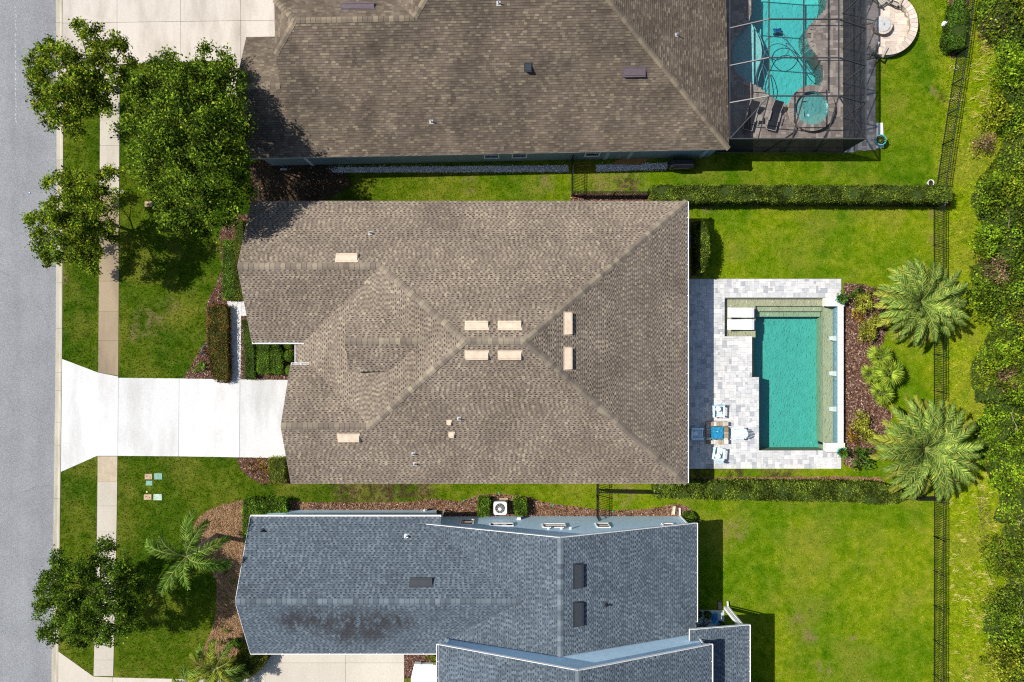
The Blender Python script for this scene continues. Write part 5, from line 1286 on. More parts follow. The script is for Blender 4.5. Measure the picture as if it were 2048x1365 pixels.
palm("tall feathery palm with drooping green fronds in front of the blue house", cq, bq, [(5,3.0,22,105,70,.62,F_QUEEN,.55),(4,3.0,42,120,70,.62,F_QUEEN,1.4),(3,2.2,62,110,60,.5,F_QUEEN,2.4)], .14, None, None, 14, .55, w=.020)
cq = P(432, 1336, 1.9)
palm("short feathery palm with golden fronds at the photo's bottom edge by the lawn", cq, P2(436,1337), [(8,2.0,30,100,48,.5,F_QUEEN,.1),(6,2.0,50,110,48,.5,foliage("golden palm leaflets",(.05,.09,.006),(.15,.19,.014),(.33,.33,.035)),.5)], .1, None, None, 17, .4, w=.022)
cq = P(385, 1372, 1.4)
palm("low feathery palm at the lawn's end, half out of the photo's bottom edge", cq, P2(388,1374), [(8,1.5,35,100,40,.42,F_QUEEN,.3)], .08, None, None, 19, .4, w=.022)
# clustered fan palms
def fan_mesh(seed, rad, mt):
    r = random.Random(seed); m = MB(); m.tube([(0,0,0),(rad*.25,0,rad*.14),(rad*.42,0,rad*.16)], [.016,.013,.01], 5); nr = len(m.f)
    hub = Vector((rad*.42,0,rad*.16)); n = 13
    for i in range(n):
        a = R(-78+156*i/(n-1)); l = rad*.74*(1-.15*abs(a)/2)*r.uniform(.9,1.05)
        d = Vector((math.cos(a), math.sin(a), .12+r.uniform(-.1,.1))).normalized(); b = Vector((-d.y,d.x,0))*rad*.042
        mid = hub+d*l*.55; tip = hub+d*l-Vector((0,0,l*.22))
        m.add([hub, mid-b+Vector((0,0,.01)), tip, mid+b+Vector((0,0,.01))], [(0,1,2,3)])
    me = bpy.data.meshes.new("frond"); me.from_pydata(m.v, [], m.f); me.materials.append(M_RACHIS); me.materials.append(mt)
    me.polygons.foreach_set("material_index", [0]*nr+[1]*(len(me.polygons)-nr)); return me
def fan_palm(label, px, py, z, rad, n, seed, group):
    c = P(px, py, z); p_ = thing("fan_palm", (c[0], c[1], 0), label, "palm", group)
    m = MB(); m.tube([(c[0],c[1],-.02),(c[0]+.03,c[1],z*.5),(c[0],c[1],z)], [.14,.12,.10], 9); m.build("trunk", M_PALMBARK, p_)
    r = random.Random(seed); var = [fan_mesh(seed*10+i, rad, F_FAN) for i in range(4)]
    for i in range(n):
        az = i*2.39996+r.uniform(-.2,.2); el = R(-8+70*(i/n)); inst(var[i%4], "frond", p_, c, (0, -el, az), (1-.25*(i/n),)*3)
    return p_
fan_palm("bushy fan palm in the mulch, topmost of the three stems", 1757, 714, 1.0, .92, 13, 1, "fan palm clump behind the pool")
fan_palm("bushy fan palm in the mulch, middle and widest of the three stems", 1776, 747, 1.25, 1.02, 14, 2, "fan palm clump behind the pool")
fan_palm("bushy fan palm in the mulch, lowest of the three stems", 1761, 787, .95, .9, 12, 3, "fan palm clump behind the pool")
fan_palm("small fan palm shoot on the pool side of the clump", 1737, 750, .65, .72, 11, 4, "fan palm clump behind the pool")

# ------------------------------------------------------------------ wild thicket beyond the fence
def edge_x(y):  # where the thicket starts
    return 31.5 + .7*math.sin(y*.45+1)+.5*math.sin(y*1.1)+ (.9 if y < -12 else 0) - (.8 if -4 < y < 5 else 0) + (.4 if y > 15 else 0)
def th_h(x, y):
    d = x-edge_x(y)
    b = .95+1.25*math.sin(x*1.15+.8*math.sin(y*.6))*math.sin(y*.95+.5*x) + .55*math.sin(x*2.7+1)*math.sin(y*2.3) + .25*math.sin(x*5.1)*math.sin(y*4.7+x)
    return max(.08, min(1, max(0, d)/.9)*max(.65, 1.25+b)*(1+min(1.2, max(0, d-2)*.18)))
m = MB(); xs = np.arange(29.6, 46, .4); ys_ = np.arange(-27, 27, .4); nx, ny = len(xs), len(ys_)
V = []
for a in xs:
    for b in ys_: V.append((a, b, th_h(a, b)*.7-.3))
m.add(V, [(i*ny+j, (i+1)*ny+j, (i+1)*ny+j+1, i*ny+j+1) for i in range(nx-1) for j in range(ny-1)])
thk = m.build("thicket", M_TWIG, kind="stuff"); thk['label'] = "tangled green thicket beyond the black fence"
def thicket_leaves(n, x0, x1, leaf, mat, nz, seed):
    x = NPR.uniform(x0, x1, n); y = NPR.uniform(-26.5, 26.5, n)
    w = np.sin(x*.9+nz)*np.sin(y*.55+nz*2)+.5*np.sin(y*1.7+nz)
    k = (w > NPR.normal(0,.45,n)); x, y = x[k], y[k]
    z = np.array([th_h(a, b) for a, b in zip(x, y)]); k = z > .15; x, y, z = x[k], y[k], z[k]
    z = z*NPR.uniform(.7,1.12,len(z))
    quads_obj("foliage", leaf_quads(np.stack([x,y,z],1), leaf, .35, .6, 1.1), mat, thk, kind="stuff")
thicket_leaves(95000, 30, 36, .145, F_WOOD_D, .3, 1); thicket_leaves(95000, 30, 36, .15, F_WOOD_G, 2.0, 2); thicket_leaves(60000, 30, 36, .14, F_WOOD_Y, 4.1, 3)
thicket_leaves(30000, 36, 45, .26, F_WOOD_D, .3, 4); thicket_leaves(24000, 36, 45, .26, F_WOOD_G, 2.0, 4)
x = NPR.uniform(31, 36, 30000); y = NPR.uniform(-25, 25, 30000)
w = np.sin(x*1.3+2)*np.sin(y*.8+1)+.7*np.sin(y*.37+x*.4); k = w > 1.05+NPR.normal(0,.15,30000); x, y = x[k], y[k]
z = np.array([th_h(a, b) for a, b in zip(x, y)])*NPR.uniform(.85,1.1,len(x)); quads_obj("foliage", leaf_quads(np.stack([x,y,z],1), .13, .3, .5, 1.1), F_DEAD, thk, kind="stuff")
m = MB()
for _ in range(46):
    a, b = NPR.uniform(31.2, 35), NPR.uniform(-23, 23); p = Vector((a, b, th_h(a, b)+.05)); d = Vector((NPR.normal(), NPR.normal(), .1)).normalized(); L_ = NPR.uniform(.5, 1.6)
    pts = [p+d*(L_*k/4)+Vector((NPR.normal()*.06, NPR.normal()*.06, NPR.normal()*.05+.05)) for k in range(5)]; m.tube(pts, [.016,.014,.011,.008,.004], 4)
    for k in (1, 2, 3):
        e_ = Vector((d.x*.6+NPR.normal()*.6, d.y*.6+NPR.normal()*.6, .15)).normalized(); m.tube([pts[k], pts[k]+e_*L_*.35], [.008,.003], 3)
m.build("bare_twigs", plain("bleached twigs", (.34,.29,.17), .9, .1), thk, kind="stuff")
def bush(label, px, py, r, z, mat, leaf=.15, cat="bush"):
    rr = random.Random(px*7+py); lob = [(0,0,r*.7,0)]+[(r*.62*math.cos(a), r*.62*math.sin(a), r*rr.uniform(.34,.5), -z*rr.uniform(.1,.35)) for a in [k*1.05+rr.uniform(-.3,.3) for k in range(6)]]
    shrub("bush", label, px+7, py, lob, z, mat, leaf, 10, .17, 20, cat, "wild bushes along the thicket edge", .7)
bush("bright green bush at the thicket edge opposite the ornament in the photo's top corner", 2010, 130, 46, 1.7, F_WOOD_G)
bush("yellow green bush at the thicket edge beside the bare brown patch", 1985, 225, 34, 1.3, F_WOOD_Y)
bush("brown withered bush at the thicket edge beyond the slanting fence", 1962, 288, 22, .7, F_DEAD, .11)
bush("deep green bush at the thicket edge level with the long hedge's end", 1985, 395, 40, 1.6, F_WOOD_D)
bush("bright green bush at the thicket edge level with the upper back lawn", 1965, 480, 36, 1.4, F_WOOD_G)
bush("dark bush behind the northern date palm's right fronds", 1960, 600, 40, 1.5, F_WOOD_D)
bush("dark rounded bush with dead twigs above the northern date palm", 1985, 545, 28, 1.7, F_DEAD, .11)
bush("light green bush right of the fan palm clump beyond the fence", 1998, 715, 26, 1.4, F_WOOD_G)
bush("reddish brown dead bush between the two date palms beyond the fence", 2003, 762, 30, 1.2, F_DEAD, .12)
bush("golden weed bush left of the reddish dead bush", 1968, 765, 18, .6, F_WOOD_Y, .13)
bush("broad bright green bush right of the southern date palm", 1990, 850, 46, 1.3, F_WOOD_G)
bush("green bush at the thicket edge just below the southern date palm's shadow", 2015, 960, 40, 1.5, F_WOOD_G)
bush("dark green mounded bush opposite the middle of the lowest fence stretch", 1998, 1115, 48, 1.7, F_WOOD_D, .12)
bush("dense dark bush near the photo's lower right edge", 2000, 1215, 44, 1.6, F_WOOD_D, .12)
bush("yellow green bush in the photo's bottom right corner", 2000, 1325, 44, 1.4, F_WOOD_Y, .13)
# ------------------------------------------------------------------ fences
def fence(name, label, pts, h, mat, spacing=.115, post=2.4, group=None, cat="fence"):
    c = pts[len(pts)//2]; f_ = thing(name, (c[0], c[1], 0), label, cat, group)
    count = 0; rest = MB()
    m = MB(); m.box(-.013,-.013,0,.013,.013,h-.02); pk = bpy.data.meshes.new("picket"); pk.from_pydata(m.v, [], m.f); set_mat(pk, mat)
    m = MB(); m.box(-.028,-.028,-.05,.028,.028,h+.03); m.add([(-.036,-.036,h+.03),(.036,-.036,h+.03),(.036,.036,h+.03),(-.036,.036,h+.03),(0,0,h+.06)], [(0,1,4),(1,2,4),(2,3,4),(3,0,4),(3,2,1,0)])
    po = bpy.data.meshes.new("post"); po.from_pydata(m.v, [], m.f); set_mat(po, mat)
    for a, b in zip(pts[:-1], pts[1:]):
        L_ = math.dist(a, b); d = ((b[0]-a[0])/L_, (b[1]-a[1])/L_)
        k = max(1, round(L_/post))
        for i in range(k+1):
            inst(po, "post", f_, (a[0]+d[0]*L_*i/k, a[1]+d[1]*L_*i/k, 0))
            if i < k:
                s, e_ = L_*i/k+.03, L_*(i+1)/k-.03
                for z in (.10, h-.19, h-.02):
                    m = MB(); m.bar((a[0]+d[0]*s,a[1]+d[1]*s,z),(a[0]+d[0]*e_,a[1]+d[1]*e_,z),.026,.03); m.build("rail", mat, f_)
        n = int(L_/spacing)
        for i in range(1, n):
            q = (a[0]+d[0]*L_*i/n, a[1]+d[1]*L_*i/n, .04)
            if count < 300: inst(pk, "picket", f_, q); count += 1
            else: rest.box(q[0]-.009,q[1]-.009,.04,q[0]+.009,q[1]+.009,h+.02)
    if rest.v: rest.build("more_pickets", mat, f_, kind="stuff")
    return f_
HF = 1.26
xf = P2(1866, 700)[0]
fence("metal_fence", "long straight black picket fence between the back lawns and the wild strip", [(xf, P2(0,418)[1]), (xf+.03, -13), (xf, -24.5)], HF, M_BLACK)
fence("metal_fence", "slanting dark green picket fence behind the northern garden", [P2(1866,414), P2(1884,290), P2(1912,110), P2(1932,-40)], HF, M_GREENBLACK)
fence("metal_fence", "short black picket fence between the northern and middle houses, running towards the hedge", [P2(1146,392), P2(1306,392)], HF, M_BLACK, .10)
fence("metal_fence", "short black picket fence from the northern house wall across the side lawn", [P2(1143,322), P2(1143,392)], HF, M_BLACK, .10)
fence("metal_fence", "short black picket fence from the blue house across the southern side lawn", [P2(1193,1032), P2(1193,990), P2(1193,955)], HF, M_BLACK, .11, 1.35)
fence("metal_fence", "short black picket fence running from the southern side gate to the loose hedge", [P2(1193,978), P2(1312,980)], HF, M_BLACK, .11)
fence("metal_fence", "short black picket fence stub under the southern date palm's lower fronds", [P2(1816,993), P2(1864,993)], HF, M_BLACK, .11)

# ------------------------------------------------------------------ screened pool enclosure of the northern house
sc = thing("pool_enclosure", (17.6, 17, 0), "dark screened pool enclosure with bronze beams beside the northern house", "screen enclosure")
ZE, ZT = 3.0, 4.2
def q_(px, py, z): return Vector(P(px, py, z))
xw, xe = 13.55, 22.02; xi0, xi1, xm = P2(1538,100,ZT)[0], P2(1677.5,100,ZT)[0], P2(1607.5,100,ZT)[0]
yS = P2(1600,278,ZE)[1]; ySi = P2(1600,192.5,ZT)[1]; YB = [ySi, P2(1600,116,ZT)[1], P2(1600,39,ZT)[1], P2(1600,-38,ZT)[1], P2(1600,-115,ZT)[1]]; yN = YB[-1]
def beam(a, b, w=.06, h=.10, nm="beam"): m = MB(); m.bar(a, b, w, h); return m.build(nm, M_BRONZE, sc)
for y in YB:
    beam((xw,y,ZE),(xi0,y,ZT),.055); beam((xi0,y,ZT),(xi1,y,ZT),.055); beam((xi1,y,ZT),(xe,y,ZE),.055)
    beam((xe,y,0.04),(xe,y,ZE-.05),.06,.08,"column")
for x in (xi0, xm, xi1): beam((x,ySi,ZT-.002),(x,yN,ZT-.002),.05,.09)
beam((xe,yS,ZE),(xe,yN,ZE),.07,.10); beam((xw,yS,ZE-.003),(xe,yS,ZE-.003),.07,.10); beam((xw,yS,ZE),(xw,yN,ZE),.04,.12)
beam((xi0,ySi,ZT),(xw,yS,ZE),.05); beam((xi1,ySi,ZT),(xe,yS,ZE),.05)
for x in (xi0, xm, xi1): beam((x,ySi,ZT),(x-.22,yS,ZE),.045)
for x in (xw+.03, 15.6, 17.8, 20.0, xe): beam((x,yS,.04),(x,yS,ZE-.06),.06,.06,"column")
beam((xw,yS,1.0),(xe,yS,1.0),.04,.05); beam((xe,yS,1.0),(xe,yN,1.0),.04,.05); beam((xw,yS-.001,.06),(xe,yS-.001,.06),.06,.06)
for y0, y1 in zip(YB[:-1], YB[1:]):   # wind braces on the garden side
    beam((xe,y1,ZE-.1),(xe-.02,y0,1.9),.035,.05,"brace")
def panel(pts, mat): m = MB(); m.add(pts, [tuple(range(len(pts)))]); m.build("screen_panel", mat, sc)
for y0, y1 in zip(YB[:-1], YB[1:]):
    panel([(xw,y0,ZE+.03),(xi0,y0,ZT+.03),(xi0,y1,ZT+.03),(xw,y1,ZE+.03)], M_SCREEN)
    panel([(xi0,y0,ZT+.03),(xm,y0,ZT+.03),(xm,y1,ZT+.03),(xi0,y1,ZT+.03)], M_SCREEN); panel([(xm,y0,ZT+.03),(xi1,y0,ZT+.03),(xi1,y1,ZT+.03),(xm,y1,ZT+.03)], M_SCREEN)
    panel([(xi1,y0,ZT+.03),(xe,y0,ZE+.03),(xe,y1,ZE+.03),(xi1,y1,ZT+.03)], M_SCREEN)
    panel([(xe+.01,y0,.1),(xe+.01,y1,.1),(xe+.01,y1,ZE),(xe+.01,y0,ZE)], M_SCREEN_W)
panel([(xw,yS,ZE+.03),(xi0,ySi,ZT+.03),(xw,ySi,ZE+.03)], M_SCREEN); panel([(xe,yS,ZE+.03),(xe,ySi,ZE+.03),(xi1,ySi,ZT+.03)], M_SCREEN)
panel([(xe+.01,yS,.1),(xe+.01,YB[0],.1),(xe+.01,YB[0],ZE),(xe+.01,yS,ZE)], M_SCREEN_W)
xs4 = [(xw,xi0),(xi0-.22,xi0),(xm-.22,xm),(xi1-.22,xi1),(xe,xi1)]
panel([(xw,yS,ZE+.03),(xi0-.22,yS,ZE+.03),(xi0,ySi,ZT+.03)], M_SCREEN)
panel([(xi0-.22,yS,ZE+.03),(xm-.22,yS,ZE+.03),(xm,ySi,ZT+.03),(xi0,ySi,ZT+.03)], M_SCREEN); panel([(xm-.22,yS,ZE+.03),(xi1-.22,yS,ZE+.03),(xi1,ySi,ZT+.03),(xm,ySi,ZT+.03)], M_SCREEN)
panel([(xi1-.22,yS,ZE+.03),(xe,yS,ZE+.03),(xi1,ySi,ZT+.03)], M_SCREEN)
wx = [xw, 15.6, 17.8, 20.0, xe]
for a, b in zip(wx[:-1], wx[1:]): panel([(a,yS-.01,.1),(b,yS-.01,.1),(b,yS-.01,ZE),(a,yS-.01,ZE)], screen_mat("dense wall screen", .97) if a == xw else bpy.data.materials["dense wall screen"])

# deck and pool under the screens
TD = [(13.3,12.55),(xe+.06,12.55),(xe+.06,27),(13.3,27)]
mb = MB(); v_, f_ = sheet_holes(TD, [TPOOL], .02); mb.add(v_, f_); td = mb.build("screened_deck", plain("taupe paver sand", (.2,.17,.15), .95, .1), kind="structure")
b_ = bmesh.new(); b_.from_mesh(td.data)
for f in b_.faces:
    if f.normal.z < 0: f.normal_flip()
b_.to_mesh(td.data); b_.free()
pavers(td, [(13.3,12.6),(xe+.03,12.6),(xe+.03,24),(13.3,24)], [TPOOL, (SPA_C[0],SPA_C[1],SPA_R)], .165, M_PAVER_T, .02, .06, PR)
b_ = bmesh.new(); b_.from_mesh(deck.data)
for f in b_.faces:
    if f.normal.z < 0 and abs(f.normal.z) > .9 and f.calc_center_median().z > 0: f.normal_flip()
b_.to_mesh(deck.data); b_.free()
tp = thing("swimming_pool", (17.5, 19, 0), "turquoise kidney shaped pool under the dark screen enclosure", "pool")
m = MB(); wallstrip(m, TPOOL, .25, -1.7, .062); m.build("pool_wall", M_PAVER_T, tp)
m = MB(); m.box(13.9,14.0,-1.6,21.5,26,-1.35); m.build("pool_floor", M_PLASTER_T, tp)
shelf = [(1440,-60),(1497,-60),(1500,30),(1509,50),(1518,64),(1524,80),(1527,98),(1525,119),(1517,137),(1512,160),(1518,178),(1440,178)]
shelf2 = [(1440,-60),(1505,-60),(1508,30),(1517,48),(1527,64),(1533,80),(1536,98),(1534,119),(1527,140),(1522,160),(1528,182),(1440,182)]
m = MB(); m.prism(poly_px(shelf), -1.6, -.28); m.build("sun_shelf", M_PLASTER_T, tp)
m = MB(); m.prism(poly_px(shelf2), -1.6, -.62); m.build("step", M_PLASTER_T, tp)
m = MB(); m.prism(TPOOL, -1.349, -.06); m.build("water", M_WATER_T, tp)
# raised spa ring with single coping stones
spa = thing("spa", (SPA_C[0], SPA_C[1], 0), "round raised stone spa with pale turquoise water beside the kidney pool", "spa")
N_ = 30
for i in range(N_):
    a0, a1 = 2*math.pi*i/N_+.006, 2*math.pi*(i+1)/N_-.006; pl = []
    for a, r in ((a0,SPA_RI),(a0,SPA_R),((a0+a1)/2,SPA_R),(a1,SPA_R),(a1,SPA_RI),((a0+a1)/2,SPA_RI)): pl.append((SPA_C[0]+math.cos(a)*r, SPA_C[1]+math.sin(a)*r))
    m = MB(); m.prism(pl, .36, .42); m.build("coping_stone", M_PAVER_T if 30 > i*12 % 360 or True else M_COPING, spa)
m = MB()
def ringwall(m, r0, r1, z0, z1, n=40):
    o = len(m.v)
    for i in range(n):
        a = 2*math.pi*i/n
        for r, z in ((r0,z0),(r1,z0),(r1,z1),(r0,z1)): m.v.append((SPA_C[0]+math.cos(a)*r, SPA_C[1]+math.sin(a)*r, z))
    for i in range(n):
        j = (i+1)%n
        for k in range(4): m.f.append((o+4*i+k, o+4*i+(k+1)%4, o+4*j+(k+1)%4, o+4*j+k))
ringwall(m, SPA_RI+.01, SPA_R-.05, .0, .358); m.build("spa_wall", M_STONE, spa)
m = MB(); m.lathe(SPA_C[0], SPA_C[1], [(SPA_RI+.05,.065),(SPA_RI+.05,.075)], 40); m.build("spa_floor", pebble("spa plaster", (0.16,0.44,0.42)), spa)
m = MB(); pl = []
for k in range(25): a = R(120+k*7.5*1.2); pl.append((SPA_C[0]+math.cos(a)*(SPA_RI+.04), SPA_C[1]+math.sin(a)*(SPA_RI+.04)))
for k in range(25)[::-1]: a = R(120+k*7.5*1.2); r = SPA_RI*(.55+.14*math.sin(k*.55)); pl.append((SPA_C[0]+math.cos(a)*r, SPA_C[1]+math.sin(a)*r))
m.prism(pl, .07, .20); m.build("spa_seat", pebble("spa seat plaster", (0.22,0.46,0.42)), spa)
m = MB(); m.lathe(SPA_C[0], SPA_C[1], [(SPA_RI+.005,.076),(SPA_RI+.005,.34)], 40); m.build("water", M_WATER_T, spa)
m = MB(); m.lathe(P2(1615,232)[0], P2(1615,232)[1], [(.09,.075),(.09,.09)], 12); m.build("drain", M_WHITE, spa)
# pool cleaner and its hose
cl = thing("pool_cleaner", P(1555,63,-.9), "bright blue robotic pool cleaner in the kidney pool", "pool cleaner")
q = P(1555,63,-1.1); m = MB(); m.cbox(q[0],q[1],q[2]-.1,q[2]+.12,.42,.30,.2,.05); m.build("body", M_CLEANER, cl)
for sx, sy in ((-.2,-.15),(.2,-.15),(-.2,.15),(.2,.15)): m = MB(); m.tube([(q[0]+sx,q[1]+sy-.03,q[2]-.07),(q[0]+sx,q[1]+sy+.03,q[2]-.07)],.09,10); m.build("wheel", M_BLACK, cl)
hp = [(1555,63),(1566,68),(1574,80),(1580,95),(1570,112),(1552,121),(1535,112),(1527,96),(1533,80),(1550,73),(1568,78),(1582,92),(1598,112),(1612,130),(1626,142),(1640,146)]
hp2 = [(1640,148),(1622,150),(1606,138),(1590,112),(1575,95),(1555,88),(1537,96),(1525,115),(1516,140),(1513,160),(1520,180),(1530,176),(1528,150),(1524,128),(1532,140),(1538,165),(1532,184)]
def smooth(pts, k=6):
    out = []; n = len(pts)
    for i in range(n-1):
        p0, p1, p2, p3 = (Vector(pts[max(0,min(n-1,i+d))]) for d in (-1,0,1,2))
        for j in range(k):
            t_ = j/k; out.append(.5*((2*p1)+(p2-p0)*t_+(2*p0-5*p1+4*p2-p3)*t_*t_+(3*p1-p0-3*p2+p3)*t_**3))
    out.append(Vector(pts[-1])); return out
m = MB(); m.tube(smooth([P(a,b,-.07) for a, b in hp]), .027, 6); m.tube(smooth([P(a,b,-.075) for a, b in hp2]), .027, 6)
tag(m.build("pool_hose", M_POOLHOSE), "looping blue grey hose floating on the kidney pool", "hose")

def sling_lounger(label, px, py, rz, group):
    c = P2(px, py, .3); t_ = thing("sun_lounger", (c[0], c[1], .06), label, "sun lounger", group, rz); WLOC[t_.name] = Vector((0,0,0))
    m = MB(); m.cbox(0,-.25,.30,.335,.58,1.15); m.build("seat", M_DKSLING, t_)
    m = MB(); m.add([(-.29,.33,.31),(.29,.33,.31),(.29,.98,.72),(-.29,.98,.72),(-.29,.34,.28),(.29,.34,.28),(.29,.99,.69),(-.29,.99,.69)], [(0,1,2,3),(7,6,5,4),(0,4,5,1),(1,5,6,2),(2,6,7,3),(3,7,4,0)]); m.build("backrest", M_DKSLING, t_)
    m = MB()
    for s in (-.32,.32): m.bar((s,-.85,.30),(s,.36,.30),.035); m.bar((s,.36,.31),(s,1.0,.72),.03)
    m.bar((-.32,-.85,.30),(.32,-.85,.30),.035); m.build("frame", M_SILVER, t_)
    for sx in (-.32,.32):
        for sy in (-.78,.34): m = MB(); m.bar((sx,sy,0),(sx,sy,.29),.03); m.build("leg", M_SILVER, t_)
        m = MB(); m.bar((sx,-.3,.5),(sx,.3,.52),.045,.03); m.bar((sx,-.28,.31),(sx,-.28,.5),.03); m.build("armrest", M_SILVER, t_)
    return t_
sling_lounger("charcoal sling lounger in the roof shade, nearer the northern house", 1500, 236, R(-14), "charcoal loungers by the spa")
sling_lounger("charcoal sling lounger in the sun, between the small table and the spa", 1547, 236, R(-14), "charcoal loungers by the spa")
c = P2(1517.5,237,.4); ta = thing("side_table", (c[0],c[1],0), "small square tan side table between two charcoal loungers", "side table")
m = MB(); m.cbox(c[0],c[1],.46,.50,.40,.40,0,.01); m.build("table_top", M_GREYWOOD, ta)
for sx in (-.16,.16):
    for sy in (-.16,.16): m = MB(); m.bar((c[0]+sx,c[1]+sy,.06),(c[0]+sx,c[1]+sy,.46),.04); m.build("leg", M_GREYWOOD, ta)

# ------------------------------------------------------------------ paver path and round fire pit patio
pw = MB(); pw.prism(poly_px([(1730,-150),(1750,-150),(1750,300),(1692,304),(1692,300),(1730,298)]), .0, .02); pw = pw.build("paver_path", plain("path sand", (.2,.19,.17), .95, .1), kind="structure")
pavers(pw, [(xe+.09,12.55),(24.15,12.75),(24.15,23.6),(xe+.09,23.6)], [(cc[0],cc[1],1.62)], .15, M_PAVER_G, .02, .06, PR, 260)
pavers(pw, poly_px([(1692,303),(1762,299),(1762,285),(1734,285),(1732,300)]), [], .15, M_PAVER_G, .0205, .06, PR, 40)
pt = MB(); pt.lathe(cc[0], cc[1], [(2.05,-.02),(2.05,.03)], 48); pt = pt.build("round_patio", plain("patio sand", (.4,.35,.3), .95, .1), kind="structure")
circ = [(cc[0]+1.62*math.cos(2*math.pi*i/40), cc[1]+1.62*math.sin(2*math.pi*i/40)) for i in range(40)]
pavers(pt, circ, [(cc[0]+.12,cc[1]+.1,.5)], .16, M_PAVER_P, .03, .07, PR, 200, sizes=[(2,2),(3,2),(2,3),(2,1),(3,3)])
sw_ = thing("seat_wall", (cc[0]+1.4, cc[1], 0), "curved stone seat wall around the round fire pit patio", "seat wall")
def arcblock(m, r0, r1, a0, a1, z0, z1):
    pl = [(cc[0]+math.cos(a)*r, cc[1]+math.sin(a)*r) for a, r in ((a0,r0),(a0,r1),((a0+a1)/2,r1),(a1,r1),(a1,r0),((a0+a1)/2,r0))]; m.prism(pl, z0, z1)
A0, A1, NB = R(-108), R(75), 20
for i in range(NB):
    a0 = A0+(A1-A0)*i/NB; a1 = A0+(A1-A0)*(i+1)/NB
    m = MB(); arcblock(m, 1.60, 2.06, a0+.005, a1-.005, .455, .52); m.build("cap_stone", M_PAVER_P, sw_)
    for k in range(3): m = MB(); o_ = .035*(k%2); arcblock(m, 1.66, 2.0, a0+.006+o_, a1-.006+o_, .03+k*.142, .03+k*.142+.138); m.build("wall_block", M_STONE, sw_)
fpz = P2(1766, 50, .4)
fi = thing("fire_pit", (fpz[0], fpz[1], 0), "round stone fire pit with a flat grey lid", "fire pit")
for i in range(16):
    a0, a1 = 2*math.pi*i/16+.01, 2*math.pi*(i+1)/16-.01
    for k in range(2):
        pl = [(fpz[0]+math.cos(a+.2*k)*r, fpz[1]+math.sin(a+.2*k)*r) for a, r in ((a0,.40),(a0,.60),(a1,.60),(a1,.40))]; m = MB(); m.prism(pl, .05+k*.16, .05+k*.16+.155); m.build("wall_block", M_STONE, fi)
    pl = [(fpz[0]+math.cos(a)*r, fpz[1]+math.sin(a)*r) for a, r in ((a0,.36),(a0,.62),((a0+a1)/2,.63),(a1,.62),(a1,.36))]; m = MB(); m.prism(pl, .37, .43); m.build("cap_stone", M_PAVER_P, fi)
m = MB(); m.lathe(fpz[0], fpz[1], [(.47,.43),(.47,.46),(.44,.475),(.0001,.48)], 36); lid = m.build("lid", plain("grey lid metal", (.46,.46,.45), .4, .4), fi)
m = MB(); m.bar((fpz[0],fpz[1]-.07,.52),(fpz[0],fpz[1]+.07,.52),.02); m.bar((fpz[0],fpz[1]-.06,.48),(fpz[0],fpz[1]-.06,.52),.015); m.bar((fpz[0],fpz[1]+.06,.48),(fpz[0],fpz[1]+.06,.52),.015); m.build("handle", M_BLACK, lid)

def adirondack(label, px, py, rz, mat, group, zb=.075, cush=None, scale=1.0):
    "front of the chair faces local -y"
    c = P2(px, py, .35); t_ = thing("lawn_chair", (c[0], c[1], zb), label, "chair", group, rz); WLOC[t_.name] = Vector((0,0,0)); t_.scale = (scale,)*3
    for i in range(6):
        y = -.36+i*.105; z = .36-.022*i; m = MB(); m.cbox(0, y, z-.02, z, .52, .092); m.build("seat_slat", mat, t_)
    for i in range(7):
        k = i-3; x0, x1 = k*.075, k*.098; top = .92-.018*k*k
        p, q = Vector((x0,.22,.22)), Vector((x1,.22+(top-.22)*.42,top)); m = MB(); m.bar(p, q, .07, .018); m.build("back_slat", mat, t_)
    for s in (-1, 1):
        m = MB(); m.cbox(s*.335, -.03, .545, .568, .125, .78, s*-.03, .006); m.build("armrest", mat, t_)
        m = MB(); m.bar((s*.29,-.34,0),(s*.29,-.34,.545),.035,.09); m.build("leg", mat, t_)
        m = MB(); m.bar((s*.285,-.40,.34),(s*.285,.48,.05),.028,.10); m.build("leg", mat, t_)
        m = MB(); m.bar((s*.30,.30,.12),(s*.30,.30,.545),.03,.05); m.build("leg", mat, t_)
    m = MB(); m.bar((-.34,.345,.53),(.34,.345,.53),.05,.022); m.bar((-.27,.26,.27),(.27,.26,.27),.04,.03); m.build("back_rail", mat, t_)
    if cush:
        m = MB(); pr = [(-.2,-.02),(-.15,-.09),(.15,-.09),(.2,-.02),(.16,.06),(-.16,.06)]
        m.prism(pr, .46, .50); v0 = len(m.v); m.lathe(0,.13,[(.02,.36),(.16,.39),(.19,.45),(.15,.51),(.02,.54)],14); m.f = [f for f in m.f if min(f) >= 12]; o = m.build("pillow", cush, t_)
    return t_
adirondack("pale aqua lawn chair with round pillow above the stone fire table", 1435, 822, R(0), M_AQUA, "aqua chairs round the fire table", cush=M_CUSHW)
adirondack("pale aqua lawn chair below the stone fire table, turned a little", 1435, 908, R(172), M_AQUA, "aqua chairs round the fire table", cush=M_CUSHW)
adirondack("aqua lawn chair in the roof shade, left of the stone fire table", 1393, 867, R(90), M_AQUA, "aqua chairs round the fire table", cush=M_CUSHW)
adirondack("aqua lawn chair in full sun with reclined back, right of the stone fire table", 1474, 866, R(-90), M_AQUA, "aqua chairs round the fire table", cush=M_CUSHW)
adirondack("weathered grey wood chair at the lower end of the round patio", 1756, 104, R(150), M_GREYWOOD, "grey wood chairs round the fire pit", .07)
adirondack("weathered grey wood chair cut by the photo's top edge, nearer the paver path", 1760, -2, R(35), M_GREYWOOD, "grey wood chairs round the fire pit", .07)
adirondack("weathered grey wood chair cut by the photo's top edge, nearer the curved wall", 1790, 0, R(-25), M_GREYWOOD, "grey wood chairs round the fire pit", .07)

